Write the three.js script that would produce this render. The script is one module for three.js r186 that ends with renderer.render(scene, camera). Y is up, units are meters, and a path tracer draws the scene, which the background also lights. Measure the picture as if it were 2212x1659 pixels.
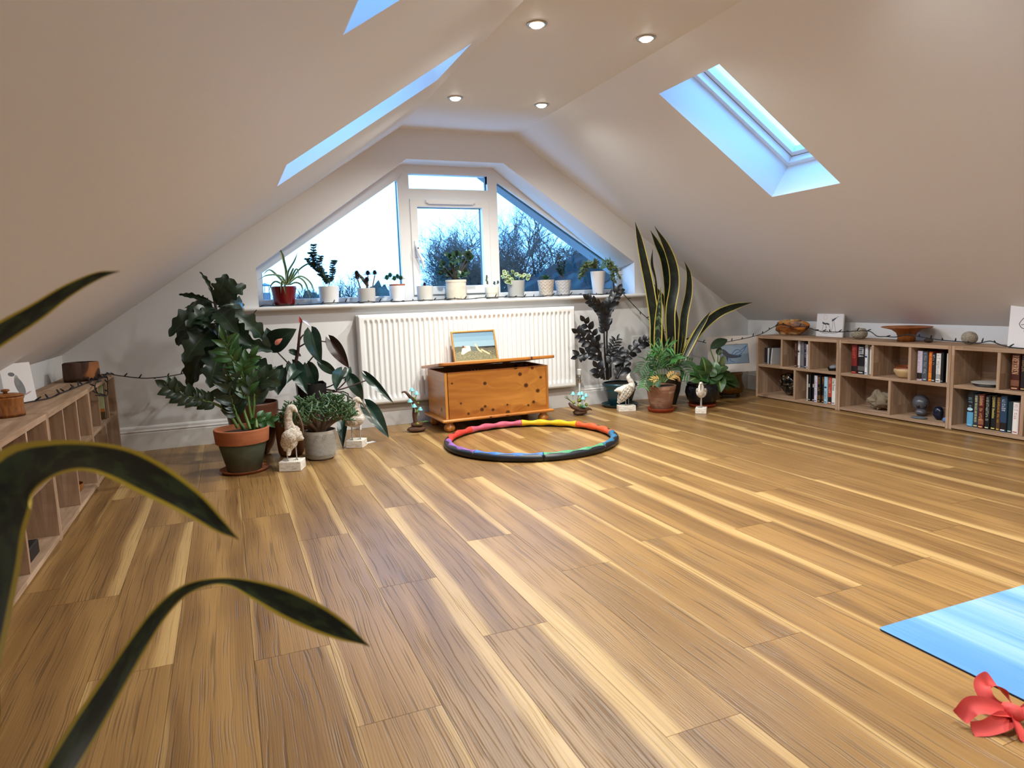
import * as THREE from 'three';
import { RoundedBoxGeometry } from 'three/addons/geometries/RoundedBoxGeometry.js';
import { mergeGeometries, mergeVertices } from 'three/addons/utils/BufferGeometryUtils.js';

// ---------- camera, sky, exposure ----------
const scene = new THREE.Scene();
const camera = new THREE.PerspectiveCamera(58.325, 2212 / 1659, 0.05, 400);
camera.position.set(-1.577, 0.85, 4.661);
camera.rotation.set(-0.1261, -0.389, -0.0346, 'YXZ');
camera.focus = 3.6; camera.userData.fStop = 7;
const renderer = new THREE.WebGLRenderer({ antialias: true });
renderer.toneMapping = THREE.LinearToneMapping;
renderer.toneMappingExposure = 1.25;
renderer.shadowMap.enabled = true;
const LAMP = { color: new THREE.Color(1.0, 0.99, 0.925), intensity: 5.2 };
const SKY_LEVEL = 0.93;

const V = (a, b, c) => a.isVector3 ? a.clone() : Array.isArray(a) ? new THREE.Vector3(...a) : new THREE.Vector3(a, b, c);
function mulberry(s) { return () => { s |= 0; s = s + 0x6D2B79F5 | 0; let t = Math.imul(s ^ s >>> 15, 1 | s); t = t + Math.imul(t ^ t >>> 7, 61 | t) ^ t; return ((t ^ t >>> 14) >>> 0) / 4294967296; }; }
let rnd = mulberry(7);
const rr = (a, b) => a + (b - a) * rnd();
const clamp = (x, a = 0, b = 1) => Math.min(b, Math.max(a, x));
const sst = (a, b, x) => { const t = clamp((x - a) / (b - a)); return t * t * (3 - 2 * t); };
const mix = (a, b, t) => a + (b - a) * t;
const mix3 = (a, b, t) => [mix(a[0], b[0], t), mix(a[1], b[1], t), mix(a[2], b[2], t)];
function hash(x, y, s) { let h = Math.imul(x | 0, 374761393) + Math.imul(y | 0, 668265263) + Math.imul(s | 0, 1442695041) | 0; h = Math.imul(h ^ h >>> 13, 1274126177); return ((h ^ h >>> 16) >>> 0) / 4294967296; }
function vn(x, y, s = 0) { const i = Math.floor(x), j = Math.floor(y); let u = x - i, v = y - j; u = u * u * (3 - 2 * u); v = v * v * (3 - 2 * v); return mix(mix(hash(i, j, s), hash(i + 1, j, s), u), mix(hash(i, j + 1, s), hash(i + 1, j + 1, s), u), v); }
function fbm(x, y, s = 0, o = 4) { let a = 0.5, r = 0; for (let i = 0; i < o; i++) { r += a * vn(x, y, s + i * 17); x *= 2.03; y *= 2.03; a *= 0.5; } return r / (1 - Math.pow(0.5, o)); }
function n3(x, y, z, s = 0) { const k = Math.floor(z), w = z - k; return mix(vn(x + k * 13.7, y - k * 7.3, s + k * 31), vn(x + (k + 1) * 13.7, y - (k + 1) * 7.3, s + (k + 1) * 31), w * w * (3 - 2 * w)); }

{ // overcast dusk sky: whiter low down, bluer overhead, soft cloud
  const w = 512, h = 256, d = new Float32Array(w * h * 4);
  for (let j = 0; j < h; j++) for (let i = 0; i < w; i++) {
    const el = ((j + 0.5) / h - 0.5) * Math.PI, e = clamp(Math.sin(el)), az = i / w * Math.PI * 2;
    const c = fbm(Math.cos(az) * 3 * (1.2 - e) + 9, Math.sin(az) * 3 * (1.2 - e) + e * 4 + 5, 3, 5);
    const t = Math.pow(e, 0.6), k = (0.9 + 0.25 * c) * SKY_LEVEL;
    const wht = sst(0.45, 0.75, c) * 0.25;
    const r = mix(mix(1.1, 0.36, t), 1.1, wht), g = mix(mix(2.6, 2.45, t), 2.6, wht), b = mix(mix(5.0, 6.2, t), 5.0, wht);
    const o = (j * w + i) * 4; d[o] = r * k; d[o + 1] = g * k; d[o + 2] = b * k; d[o + 3] = 1;
  }
  const t = new THREE.DataTexture(d, w, h, THREE.RGBAFormat, THREE.FloatType);
  t.mapping = THREE.EquirectangularReflectionMapping; t.magFilter = THREE.LinearFilter; t.needsUpdate = true;
  scene.background = t;
}

// ---------- helpers ----------
const used = {};
function numbered(n) { const k = used[n] = (used[n] ?? -1) + 1; return k ? `${n}_${String(k).padStart(3, '0')}` : n; }
function shadow(o) { o.castShadow = true; o.receiveShadow = true; return o; }
function mesh(name, geo, mat) { const m = shadow(new THREE.Mesh(Array.isArray(geo) ? merge(geo) : geo, mat)); m.name = name; return m; }
function merge(list) { const l = list.map(g => { g = g.index ? g.toNonIndexed() : g; for (const k of Object.keys(g.attributes)) if (!['position', 'normal', 'uv'].includes(k)) g.deleteAttribute(k); return g; }); return l.length === 1 ? l[0] : mergeGeometries(l); }
function thing(name, label, category, pos = [0, 0, 0], turn = 0, group) {
  const o = new THREE.Group(); o.name = numbered(name); o.position.set(...pos); o.rotation.y = turn; o.userData = { label, category };
  if (group) o.userData.group = group; scene.add(o); return o;
}
function single(name, label, category, geo, mat, pos = [0, 0, 0], turn = 0, group) {
  const o = mesh(numbered(name), geo, mat); o.position.set(...pos); o.rotation.y = turn; o.userData = { label, category }; if (group) o.userData.group = group; scene.add(o); return o;
}
function structure(name, label, geo, mat) { const o = geo ? mesh(name, geo, mat) : new THREE.Group(); o.name = name; o.userData = { label, category: name.split('_')[0], kind: 'structure' }; scene.add(o); return o; }
function part(name, geo, mat, parent, pos, rot) { const m = mesh(name, geo, mat); if (pos) m.position.set(...pos); if (rot) m.rotation.set(...rot); parent.add(m); return m; }
// a part whose geometry is given in world coordinates (parent not turned)
function wpart(name, geo, mat, parent) { const m = mesh(name, geo, mat); const p = new THREE.Vector3(); for (let q = parent; q && q !== scene; q = q.parent) p.add(q.position); m.position.copy(p).negate(); parent.add(m); return m; }
function stuff(m) { m.userData.kind = 'stuff'; return m; }
const lin = h => new THREE.Color(h);
function M(color, roughness = 0.7, o = {}) { return new THREE.MeshPhysicalMaterial({ color, roughness, metalness: 0, side: THREE.DoubleSide, ...o }); }
function tex(w, h, fn, srgb = true, repeat) {
  const d = new Uint8Array(w * h * 4);
  for (let j = 0; j < h; j++) for (let i = 0; i < w; i++) { const c = fn((i + 0.5) / w, (j + 0.5) / h), o = (j * w + i) * 4; if (typeof c === 'number') { d[o] = d[o + 1] = d[o + 2] = clamp(c, 0, 255); } else { d[o] = clamp(c[0], 0, 255); d[o + 1] = clamp(c[1], 0, 255); d[o + 2] = clamp(c[2], 0, 255); } d[o + 3] = 255; }
  const t = new THREE.DataTexture(d, w, h); t.wrapS = t.wrapT = THREE.RepeatWrapping; t.magFilter = THREE.LinearFilter; t.minFilter = THREE.LinearMipmapLinearFilter; t.generateMipmaps = true; if (srgb) t.colorSpace = THREE.SRGBColorSpace; if (repeat) t.repeat.set(...repeat); t.needsUpdate = true; return t;
}
function canvasTex(w, h, draw) { const c = document.createElement('canvas'); c.width = w; c.height = h; draw(c.getContext('2d'), w, h); const t = new THREE.CanvasTexture(c); t.colorSpace = THREE.SRGBColorSpace; return t; }
function box(w, h, d, x = 0, y = 0, z = 0, r = 0) { const g = r ? new RoundedBoxGeometry(w, h, d, 2, Math.min(r, w / 2.01, h / 2.01, d / 2.01)) : new THREE.BoxGeometry(w, h, d); g.translate(x, y, z); return g; }
// box with uv in metres, grain (v) along axis a
function wbox(w, h, d, x, y, z, a = 'z', r = 0.0015, off = null) {
  const g = box(w, h, d, x, y, z, r), p = g.attributes.position, n = g.attributes.normal, uv = g.attributes.uv, o = hash(Math.round(x * 999), Math.round(z * 999), Math.round(y * 999)) * 3, o2 = off ? off[1] : o * 1.7;
  for (let i = 0; i < p.count; i++) { const P = [p.getX(i), p.getY(i), p.getZ(i)], N = [Math.abs(n.getX(i)), Math.abs(n.getY(i)), Math.abs(n.getZ(i))], ai = 'xyz'.indexOf(a); const ni = N.indexOf(Math.max(...N)); let ui = [0, 1, 2].find(k => k !== ai && k !== ni); uv.setXY(i, P[ui] + (off ? off[0] : o), P[ai] + o2); }
  return g;
}
function lathe(pts, seg = 40) { // v follows the length of the profile
  const g = new THREE.LatheGeometry(pts.map(p => new THREE.Vector2(Math.max(p[0], 1e-4), p[1])), seg), n = pts.length, cum = [0]; for (let i = 1; i < n; i++) cum.push(cum[i - 1] + Math.hypot(pts[i][0] - pts[i - 1][0], pts[i][1] - pts[i - 1][1])); const uv = g.attributes.uv; for (let i = 0; i < uv.count; i++) uv.setY(i, cum[i % n] / cum[n - 1]); return g;
}
function curve(pts) { return new THREE.CatmullRomCurve3(pts.map(p => Array.isArray(p) ? V(p) : p), false, 'centripetal'); }
function tube(pts, r, seg = 16, rad = 6) { return sweep(pts, [r, r], seg, rad); }
// swept limb with radii along the curve; flat = [sx, sy] squashes the section
function sweep(pts, radii, seg = 24, rad = 10, flat = null) {
  const c = pts.getPointAt ? pts : curve(pts), F = c.computeFrenetFrames(seg, false), pos = [], uv = [], idx = [];
  for (let i = 0; i <= seg; i++) {
    const t = i / seg, P = c.getPointAt(t), k = t * (radii.length - 1), a = Math.floor(k), w = k - a, s = w * w * (3 - 2 * w), r = radii.length === 2 ? mix(radii[0], radii[1], t) : mix(radii[a], radii[Math.min(a + 1, radii.length - 1)], s);
    for (let j = 0; j <= rad; j++) { const A = j / rad * Math.PI * 2, ca = Math.cos(A) * r * (flat ? flat[0] : 1), sa = Math.sin(A) * r * (flat ? flat[1] : 1); pos.push(P.x + F.normals[i].x * ca + F.binormals[i].x * sa, P.y + F.normals[i].y * ca + F.binormals[i].y * sa, P.z + F.normals[i].z * ca + F.binormals[i].z * sa); uv.push(j / rad, t); }
  }
  for (let i = 0; i < seg; i++) for (let j = 0; j < rad; j++) { const a = i * (rad + 1) + j, b = a + rad + 1; idx.push(a, b, a + 1, a + 1, b, b + 1); }
  for (const [i, flip] of [[0, 1], [seg, 0]]) { const P = c.getPointAt(i / seg), m = pos.length / 3; pos.push(P.x, P.y, P.z); uv.push(0.5, i / seg); for (let j = 0; j < rad; j++) { const a = i * (rad + 1) + j; flip ? idx.push(m, a, a + 1) : idx.push(m, a + 1, a); } }
  const g = new THREE.BufferGeometry(); g.setAttribute('position', new THREE.Float32BufferAttribute(pos, 3)); g.setAttribute('uv', new THREE.Float32BufferAttribute(uv, 2)); g.setIndex(idx); g.computeVertexNormals(); return g;
}
// unit leaf: base at 0, tip at y = 1, half width 0.5 along x, bulging towards +z
function leafGeo(shape, { bulge = 0.12, fold = 0.1, nu = 14, nv = 6, wave = 0, droop = 0 } = {}) {
  const pos = [], uv = [], idx = [];
  for (let i = 0; i <= nu; i++) for (let j = 0; j <= nv; j++) {
    const t = i / nu, s = j / nv * 2 - 1, w = shape(t, s), x = s * w;
    const back = typeof shape.back === 'function' ? shape.back(t, s) : 0;
    pos.push(x, t - back, bulge * Math.sin(Math.PI * t) + fold * Math.abs(x) + wave * Math.sin(t * 19 + s * 2) * Math.abs(s) - droop * t * t); uv.push(j / nv, t);
  }
  for (let i = 0; i < nu; i++) for (let j = 0; j < nv; j++) { const a = i * (nv + 1) + j, b = a + nv + 1; idx.push(a, a + 1, b, a + 1, b + 1, b); }
  const g = new THREE.BufferGeometry(); g.setAttribute('position', new THREE.Float32BufferAttribute(pos, 3)); g.setAttribute('uv', new THREE.Float32BufferAttribute(uv, 2)); g.setIndex(idx); g.computeVertexNormals(); return g;
}
const CAM = camera.position.clone();
// matrix that lays a unit leaf from base to tip, its face turned towards n
function leafMatrix(base, tip, width, n, depth) {
  const y = tip.clone().sub(base), L = y.length(); y.normalize();
  const x = y.clone().cross(n).normalize(), z = x.clone().cross(y);
  const m = new THREE.Matrix4().makeBasis(x.multiplyScalar(width), y.multiplyScalar(L), z.multiplyScalar(depth ?? L)); m.setPosition(base); return m;
}
function leaf(parent, geo, mat, base, tip, width, n, name = 'leaf') {
  const b = V(base), t = V(tip), N = n ? V(n) : V(rr(-0.4, 0.4), 0.9, 0.5), m = mesh(name, geo, mat);
  const p = parent.position.clone(); b.sub(p); t.sub(p);
  leafMatrix(b, t, width, N).decompose(m.position, m.quaternion, m.scale); parent.add(m); return m;
}
// strap leaf with thickness: stations [x,y,z,width], facing n (or list of n)
function strap(st, n, { seg = 26, nv = 6, th = 0.004, dish = 0.18, twist = 0 } = {}) {
  const c = curve(st.map(s => s.slice(0, 3))), pos = [], uv = [], idx = [], N0 = Array.isArray(n[0]) ? n : [n];
  const row = nv * 2 + 1;
  for (let i = 0; i <= seg; i++) {
    const t = i / seg, P = c.getPoint(t), T = c.getTangent(t), k = t * (st.length - 1), a = Math.min(Math.floor(k), st.length - 2), w = k - a, s0 = st[Math.max(a - 1, 0)][3], s1 = st[a][3], s2 = st[a + 1][3], s3 = st[Math.min(a + 2, st.length - 1)][3];
    let W = 0.5 * (2 * s1 + (s2 - s0) * w + (2 * s0 - 5 * s1 + 4 * s2 - s3) * w * w + (3 * s1 - s0 - 3 * s2 + s3) * w * w * w); W = Math.max(W, 0.0006) / 2;
    const nk = t * (N0.length - 1), na = Math.min(Math.floor(nk), N0.length - 1), nb = Math.min(na + 1, N0.length - 1), N = V(N0[na]).lerp(V(N0[nb]), nk - na).normalize();
    if (twist) N.applyAxisAngle(T, twist * t);
    const X = T.clone().cross(N).normalize(), Z = X.clone().cross(T).normalize();
    for (let j = 0; j <= row; j++) {
      const front = j <= nv, s = front ? j / nv * 2 - 1 : 1 - (j - nv - 1) / nv * 2, e = (front ? 1 : -1) * th * Math.sqrt(Math.max(0, 1 - s * s)) * 0.5 * clamp(W / 0.012, 0.15, 1), z = dish * W * s * s + e;
      pos.push(P.x + X.x * s * W + Z.x * z, P.y + X.y * s * W + Z.y * z, P.z + X.z * s * W + Z.z * z); uv.push((s + 1) / 2, t);
    }
  }
  for (let i = 0; i < seg; i++) for (let j = 0; j <= row; j++) { const q = row + 1, a = i * q + j, a2 = i * q + (j + 1) % q, b = a + q, b2 = a2 + q; idx.push(a, a2, b, a2, b2, b); }
  const g = new THREE.BufferGeometry(); g.setAttribute('position', new THREE.Float32BufferAttribute(pos, 3)); g.setAttribute('uv', new THREE.Float32BufferAttribute(uv, 2)); g.setIndex(idx); g.computeVertexNormals(); return g;
}
function rock(r, amp, freq, seed, detail = 4, scale = [1, 1, 1], facet = 0) {
  let g = new THREE.IcosahedronGeometry(1, detail); g.deleteAttribute('uv'); g.deleteAttribute('normal'); g = mergeVertices(g); const p = g.attributes.position, uv = [];
  for (let i = 0; i < p.count; i++) {
    const x = p.getX(i), y = p.getY(i), z = p.getZ(i); let k = 1 + amp * (n3(x * freq + 9, y * freq + 5, z * freq + 7, seed) - 0.5) * 2 + amp * 0.5 * (n3(x * freq * 2.7 + 9, y * freq * 2.7 + 5, z * freq * 2.7 + 7, seed + 5) - 0.5) * 2;
    if (facet) k = mix(k, Math.min(k, 0.86 / Math.max(Math.abs(x), Math.abs(y), Math.abs(z))), facet);
    p.setXYZ(i, x * k * r * scale[0], y * k * r * scale[1], z * k * r * scale[2]); uv.push(Math.atan2(z, x) / 6.283 + 0.5, y * 0.5 + 0.5);
  }
  g.setAttribute('uv', new THREE.Float32BufferAttribute(uv, 2)); g.computeVertexNormals(); g.computeBoundingBox(); g.translate(0, -g.boundingBox.min.y, 0); return g;
}

// ---------- the room ----------
const XL = -2.469, XR = 2.523, KL = 0.603, KR = 0.586, HC = 1.985, CL = -0.416, CR = 0.417, ZB = 6.7;
const plasterBump = tex(256, 256, (u, v) => 128 + 60 * (fbm(u * 40, v * 40, 5, 3) - 0.5), false);
const paint = M(new THREE.Color(0.80, 0.80, 0.795), 0.55, { bumpMap: plasterBump, bumpScale: 0.0006 });
const gloss = M(new THREE.Color(0.82, 0.815, 0.80), 0.35);
const upvc = M(new THREE.Color(0.84, 0.84, 0.83), 0.28);
const black = M(new THREE.Color(0.012, 0.012, 0.013), 0.5);
const paneMat = new THREE.MeshPhysicalMaterial({ color: 0xffffff, roughness: 0.0, transmission: 1, thickness: 0, ior: 1.45, side: THREE.DoubleSide });

function polyShape(p) { const s = new THREE.Shape(); p.forEach((q, i) => i ? s.lineTo(...q) : s.moveTo(...q)); s.closePath(); return s; }
function extrude(p, holes, depth, bevel = 0) { const s = polyShape(p); for (const h of holes) s.holes.push(polyShape(h)); return new THREE.ExtrudeGeometry(s, { depth, bevelEnabled: bevel > 0, bevelSize: bevel, bevelThickness: bevel, bevelSegments: 2, curveSegments: 6 }); }

// oak-look planks, each board a mesh of its own
const PW = 0.18, PL = 1.2;
function plankPair(seed) {
  const side = hash(seed, 1, 9) < 0.5 ? 1 : -1, kind = hash(seed, 2, 9), e0 = kind < 0.42 ? 0.98 : 0.62 + 0.24 * hash(seed, 3, 9), second = hash(seed, 6, 9) < 0.22, cc = 0.25 + 0.4 * hash(seed, 4, 9), tone = (hash(seed, 5, 9) - 0.5) * 0.24;
  const at = (u, v) => {
    const x = side > 0 ? u : 1 - u, wob = fbm(v * 1.6 + seed * 3, u * 0.8, seed, 3) - 0.5, wob2 = fbm(v * 5 + seed, u * 2, seed + 3, 3) - 0.5;
    const c = x - cc + wob * 0.35 + wob2 * 0.06;
    const ring = Math.sqrt(c * c * 7 + Math.pow((v - 0.5) * 0.34 + wob * 0.3, 2)) * 26;
    const rg = 0.5 + 0.5 * Math.sin(ring * 3.1 + wob2 * 5);
    const fine = vn(u * 90 + wob * 8 + wob2 * 4, v * 5 + seed, seed + 8), pore = sst(0.62, 0.9, vn(u * 84 + wob * 11 + wob2 * 8, v * 6 + seed, seed + 11));
    const sap = Math.max(sst(e0 - 0.05 + wob * 0.34, e0 + 0.13 + wob * 0.34, x), second ? sst(0.17, 0.06, x + wob * 0.25) * 0.85 : 0);
    const broad = fbm(u * 3 + wob * 3, v * 1.2 + seed, seed + 21, 3);
    return { rg, fine, pore, sap, broad };
  };
  const W = 256, H = 1536;
  const map = tex(W, H, (u, v) => {
    const q = at(u, v); let k = 0.5 + tone + (q.broad - 0.5) * 1.15 + (q.rg - 0.5) * 0.18 + (q.fine - 0.5) * 0.3;
    let c = mix3([113, 82, 47], [158, 121, 72], clamp(k)); c = mix3(c, [196, 162, 107], q.sap * (0.62 + 0.3 * q.fine));
    const d = 1 - 0.2 * q.pore * (1 - 0.6 * q.sap); return [c[0] * d, c[1] * d, c[2] * d];
  });
  const bump = tex(W, H, (u, v) => { const q = at(u, v); return 210 - 150 * q.pore - 40 * (1 - q.rg) * (1 - q.sap); }, false);
  return M(0xffffff, 0.33, { map, bumpMap: bump, bumpScale: 0.0008, specularIntensity: 0.65 });
}
const plankMats = Array.from({ length: 9 }, (_, i) => plankPair(i + 1));
{
  const floor = structure('floor', 'oak look plank floor with pale sapwood streaks');
  part('subfloor', box(5.3, 0.1, 7.1, 0.027, -0.054, 3.35), M(new THREE.Color(0.12, 0.08, 0.05), 0.9), floor);
  const geos = new Map();
  const plankGeo = (w, l, cut) => {
    const key = [w, l, cut].map(x => x.toFixed(3)).join(); if (geos.has(key)) return geos.get(key);
    const g = new THREE.BoxGeometry(w - 0.0012, 0.004, l - 0.0012), p = g.attributes.position, uv = g.attributes.uv;
    for (let i = 0; i < p.count; i++) uv.setXY(i, 0.5 + p.getX(i) / PW, cut + (p.getZ(i) + l / 2) / PL);
    geos.set(key, g); return g;
  };
  const known = { '-1.4': 2.139, '-1.22': 2.684, '-1.04': 1.9, '0.22': 3.245, '-2.12': 2.37, '-0.86': 2.43, '-0.68': 1.62 };
  rnd = mulberry(31); let last = 0;
  for (let k = -9; k < 22; k++) {
    const x0 = Math.max(-1.04 + k * PW, XL), x1 = Math.min(-1.04 + (k + 1) * PW, XR); if (x1 - x0 < 0.01) continue;
    const key = String(+(-1.04 + k * PW).toFixed(2)); let o = known[key] ?? (last + 0.37 + rnd() * 0.4); last = o; o = o % PL - PL;
    for (let z = o; z < ZB; z += PL) {
      const a = Math.max(z, 0), b = Math.min(z + PL, ZB); if (b - a < 0.01) continue;
      const m = part('plank', plankGeo(x1 - x0, b - a, (a - z) / PL), plankMats[Math.floor(rnd() * 9)], floor, [(x0 + x1) / 2, -0.002, (a + b) / 2]);
      if (rnd() < 0.5) m.rotation.y = Math.PI;
    }
  }
}
// gable wall with the window opening
const WIN = [[-1.377, 0.84], [1.4, 0.84], [1.4, 1.085], [0.325, 1.79], [-0.375, 1.79], [-1.377, 1.085]];
structure('wall_back', 'off white gable wall around the wide angled window', (() => { const g = extrude([[XL - 0.2, -0.1], [XR + 0.2, -0.1], [XR + 0.2, KR + 0.1], [CR + 0.06, HC + 0.2], [CL - 0.06, HC + 0.2], [XL - 0.2, KL + 0.1]], [WIN], 0.3); g.translate(0, 0, -0.3); return g; })(), paint);
structure('wall_front', 'off white gable wall behind the viewer', (() => { const g = extrude([[XL - 0.2, -0.1], [XR + 0.2, -0.1], [XR + 0.2, KR + 0.1], [CR + 0.06, HC + 0.2], [CL - 0.06, HC + 0.2], [XL - 0.2, KL + 0.1]], [], 0.2); g.translate(0, 0, ZB); return g; })(), paint);
structure('wall_left', 'low off white knee wall behind the left shelves', box(0.2, KL + 0.12, ZB, XL - 0.1, (KL + 0.02) / 2, ZB / 2), paint);
structure('wall_right', 'low off white knee wall behind the right shelves', box(0.2, KR + 0.12, ZB, XR + 0.1, (KR + 0.02) / 2, ZB / 2), paint);
structure('ceiling', 'narrow flat ceiling with recessed downlights', box(CR - CL, 0.2, ZB, (CL + CR) / 2, HC + 0.1, ZB / 2), paint);
const TH = 0.3;
function slope(name, label, x0, y0, x1, y1, holes) {
  const sg = Math.sign(x1), L = Math.hypot(x1 - x0, y1 - y0), u = V((x1 - x0) / L, (y1 - y0) / L, 0), v = V(0, 0, sg > 0 ? -1 : 1), w = u.clone().cross(v), f = sg > 0 ? -1 : 1;
  const R = (a, b, c, d) => { const q = [[a, f * c], [b, f * c], [b, f * d], [a, f * d]]; return q; };
  const g = extrude(R(0, L + 0.02, 0, ZB), holes.map(h => R(...h)), TH);
  const m = new THREE.Matrix4().makeBasis(u, v, w); m.setPosition(x0, y0, 0); g.applyMatrix4(m);
  structure(name, label, g, paint);
  return m;
}
const rl = (x0, y0, x1, y1, xa) => (Math.abs(xa) - Math.abs(x0)) / (Math.abs(x1) - Math.abs(x0)) * Math.hypot(x1 - x0, y1 - y0);
const aR = rl(CR, HC, XR, KR, 0.592), bR = rl(CR, HC, XR, KR, 1.353), aL = rl(CL, HC, XL, KL, 0.545), bL = rl(CL, HC, XL, KL, 1.316);
const holesR = [[aR, bR, 1.517, 1.992]], holesL = [[aL, bL, 1.32, 1.83], [aL, bL, 3.2, 3.71]];
const mR = slope('ceiling_001', 'sloping ceiling on the right with one roof window', CR, HC, XR, KR, holesR);
const mL = slope('ceiling_002', 'sloping ceiling on the left with two roof windows', CL, HC, XL, KL, holesL);
function roofWindow(n, m, [a, b, c, d], f, label) {
  const o = structure('window_' + n, label); o.matrixAutoUpdate = true; m.decompose(o.position, o.quaternion, o.scale);
  const w = b - a, h = d - c, cu = (a + b) / 2, cv = f * (c + d) / 2;
  const bars = (t, dp, z, ou, ov, mat, name) => { for (const s of [-1, 1]) { part(name, box(ou, t, dp, cu, cv + s * (ov - t) / 2, z, 0.002), mat, o); part(name, box(t, ov - 2 * t, dp, cu + s * (ou - t) / 2, cv, z, 0.002), mat, o); } };
  bars(0.03, 0.06, 0.235, w, h, upvc, 'frame_bar');
  bars(0.045, 0.045, 0.27, w - 0.03, h - 0.03, upvc, 'sash_bar');
  bars(0.004, 0.004, 0.248, w - 0.056, h - 0.056, black, 'gasket');
  part('glass_pane', box(w - 0.11, h - 0.11, 0.004, cu, cv, 0.28), paneMat, o);
}
roofWindow(2, mR, holesR[0], -1, 'roof window in the right slope with white frame');
roofWindow(3, mL, holesL[0], 1, 'roof window in the left slope nearest the gable');
roofWindow(4, mL, holesL[1], 1, 'roof window in the left slope nearest the viewer');

// gable window: white frame, mullions, opening casement, panes
{
  const w = structure('window_1', 'wide white framed gable window with angled sides');
  const zf = -0.2, dz = 0.07, bar = (name, p, d = dz, z = zf, mat = upvc) => { const g = extrude(p, [], d - 0.006, 0.003); g.translate(0, 0, z - d + 0.003); return part(name, g, mat, w); };
  const O = [[-1.377, 0.84], [1.4, 0.84], [1.4, 1.085], [0.325, 1.79], [-0.375, 1.79], [-1.377, 1.085]];
  bar('frame_bottom', [[-1.377, 0.84], [1.4, 0.84], [1.36, 0.882], [-1.34, 0.882]]);
  bar('frame_side', [[-1.377, 0.84], [-1.34, 0.882], [-1.34, 1.06], [-1.377, 1.085]]);
  bar('frame_side', [[1.4, 0.84], [1.4, 1.085], [1.36, 1.062], [1.36, 0.882]]);
  bar('frame_rake', [[-1.377, 1.085], [-1.34, 1.06], [-0.385, 1.7], [-0.355, 1.735], [-0.375, 1.79]]);
  bar('frame_rake', [[1.4, 1.085], [0.325, 1.79], [0.31, 1.735], [0.342, 1.705], [1.36, 1.062]]);
  bar('frame_top', [[-0.375, 1.79], [0.325, 1.79], [0.28, 1.735], [-0.32, 1.735]]);
  bar('mullion', [[-0.395, 0.882], [-0.318, 0.882], [-0.318, 1.733], [-0.355, 1.735], [-0.395, 1.695]]);
  bar('mullion', [[0.277, 0.882], [0.346, 0.882], [0.346, 1.7], [0.31, 1.735], [0.277, 1.733]]);
  bar('corner_joint', [[-0.4, 1.68], [-0.318, 1.68], [-0.318, 1.789], [-0.374, 1.789]], dz - 0.004, zf - 0.002);
  bar('corner_joint', [[0.277, 1.68], [0.35, 1.68], [0.324, 1.789], [0.277, 1.789]], dz - 0.004, zf - 0.002);
  bar('transom', [[-0.318, 1.558], [0.277, 1.558], [0.277, 1.628], [-0.318, 1.628]]);
  { const F = [[0.3245, 1.7898, 0], [1.3995, 1.0852, 0]], B = [[0.312, 1.7895, -0.199], [1.352, 1.048, -0.199]], U = [[0.33, 1.8, -0.199], [1.41, 1.09, -0.199]], g = new THREE.BufferGeometry(); g.setAttribute('position', new THREE.Float32BufferAttribute([F[0], B[0], B[1], F[0], B[1], F[1], F[1], B[1], [1.4, 1.048, -0.199]].flat(), 3)); g.computeVertexNormals(); part('reveal_lining', g, paint, w); }
  // casement sash
  const sash = extrude([[-0.314, 0.888], [0.273, 0.888], [0.273, 1.554], [-0.314, 1.554]], [[[-0.27, 0.94], [0.226, 0.94], [0.226, 1.507], [-0.27, 1.507]]], 0.07, 0.004); sash.translate(0, 0, -0.262);
  const sm = part('casement_sash', sash, upvc, w);
  const hd = new THREE.Group(); hd.name = 'handle'; w.add(hd); hd.position.set(-0.288, 1.2, -0.188);
  part('handle_plate', box(0.026, 0.12, 0.012, 0, 0.01, 0.004, 0.006), upvc, hd);
  part('lever', sweep([[0, 0.03, 0.012], [0, 0.02, 0.035], [0.006, -0.02, 0.042], [0.03, -0.08, 0.04], [0.04, -0.13, 0.036]], [0.012, 0.013, 0.011, 0.01, 0.006], 20, 10), upvc, hd);
  part('lock', new THREE.CylinderGeometry(0.005, 0.005, 0.004, 12).rotateX(Math.PI / 2).translate(0, 0.012, 0.052), black, hd);
  part('trickle_vent', box(0.37, 0.022, 0.02, -0.02, 1.54, -0.178, 0.004), upvc, w);
  part('vent_flap', box(0.34, 0.008, 0.008, -0.02, 1.526, -0.17, 0.002), upvc, w);
  // panes with dark gaskets on the outer side
  const gk = (p, k = 0.012) => { const c = p.reduce((a, q) => [a[0] + q[0] / p.length, a[1] + q[1] / p.length], [0, 0]), inn = p.map(q => { const dx = q[0] - c[0], dy = q[1] - c[1], l = Math.hypot(dx, dy); return [q[0] - dx / l * k * 1.3, q[1] - dy / l * k * 1.3]; }); const g = extrude(p, [inn], 0.03); g.translate(0, 0, -0.262); part('gasket', g, black, w); const h = extrude(p, [], 0.004); h.translate(0, 0, -0.236); part('glass_pane', h, paneMat, w); };
  gk([[-1.34, 0.882], [-0.395, 0.882], [-0.395, 1.693], [-1.34, 1.06]], 0.006);
  gk([[-0.318, 1.628], [0.277, 1.628], [0.277, 1.735], [-0.318, 1.735]], 0.006);
  gk([[-0.27, 0.94], [0.226, 0.94], [0.226, 1.507], [-0.27, 1.507]], 0.006);
  gk([[0.346, 0.882], [1.36, 0.882], [1.36, 1.062], [0.346, 1.702]], 0.014);
}
{ // sill board with rounded nosing
  const g = box(2.95, 0.026, 0.27, 0.0, 0.827, -0.075, 0.012); structure('trim_1', 'white window sill board with rounded nosing', g, gloss);
}
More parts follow.
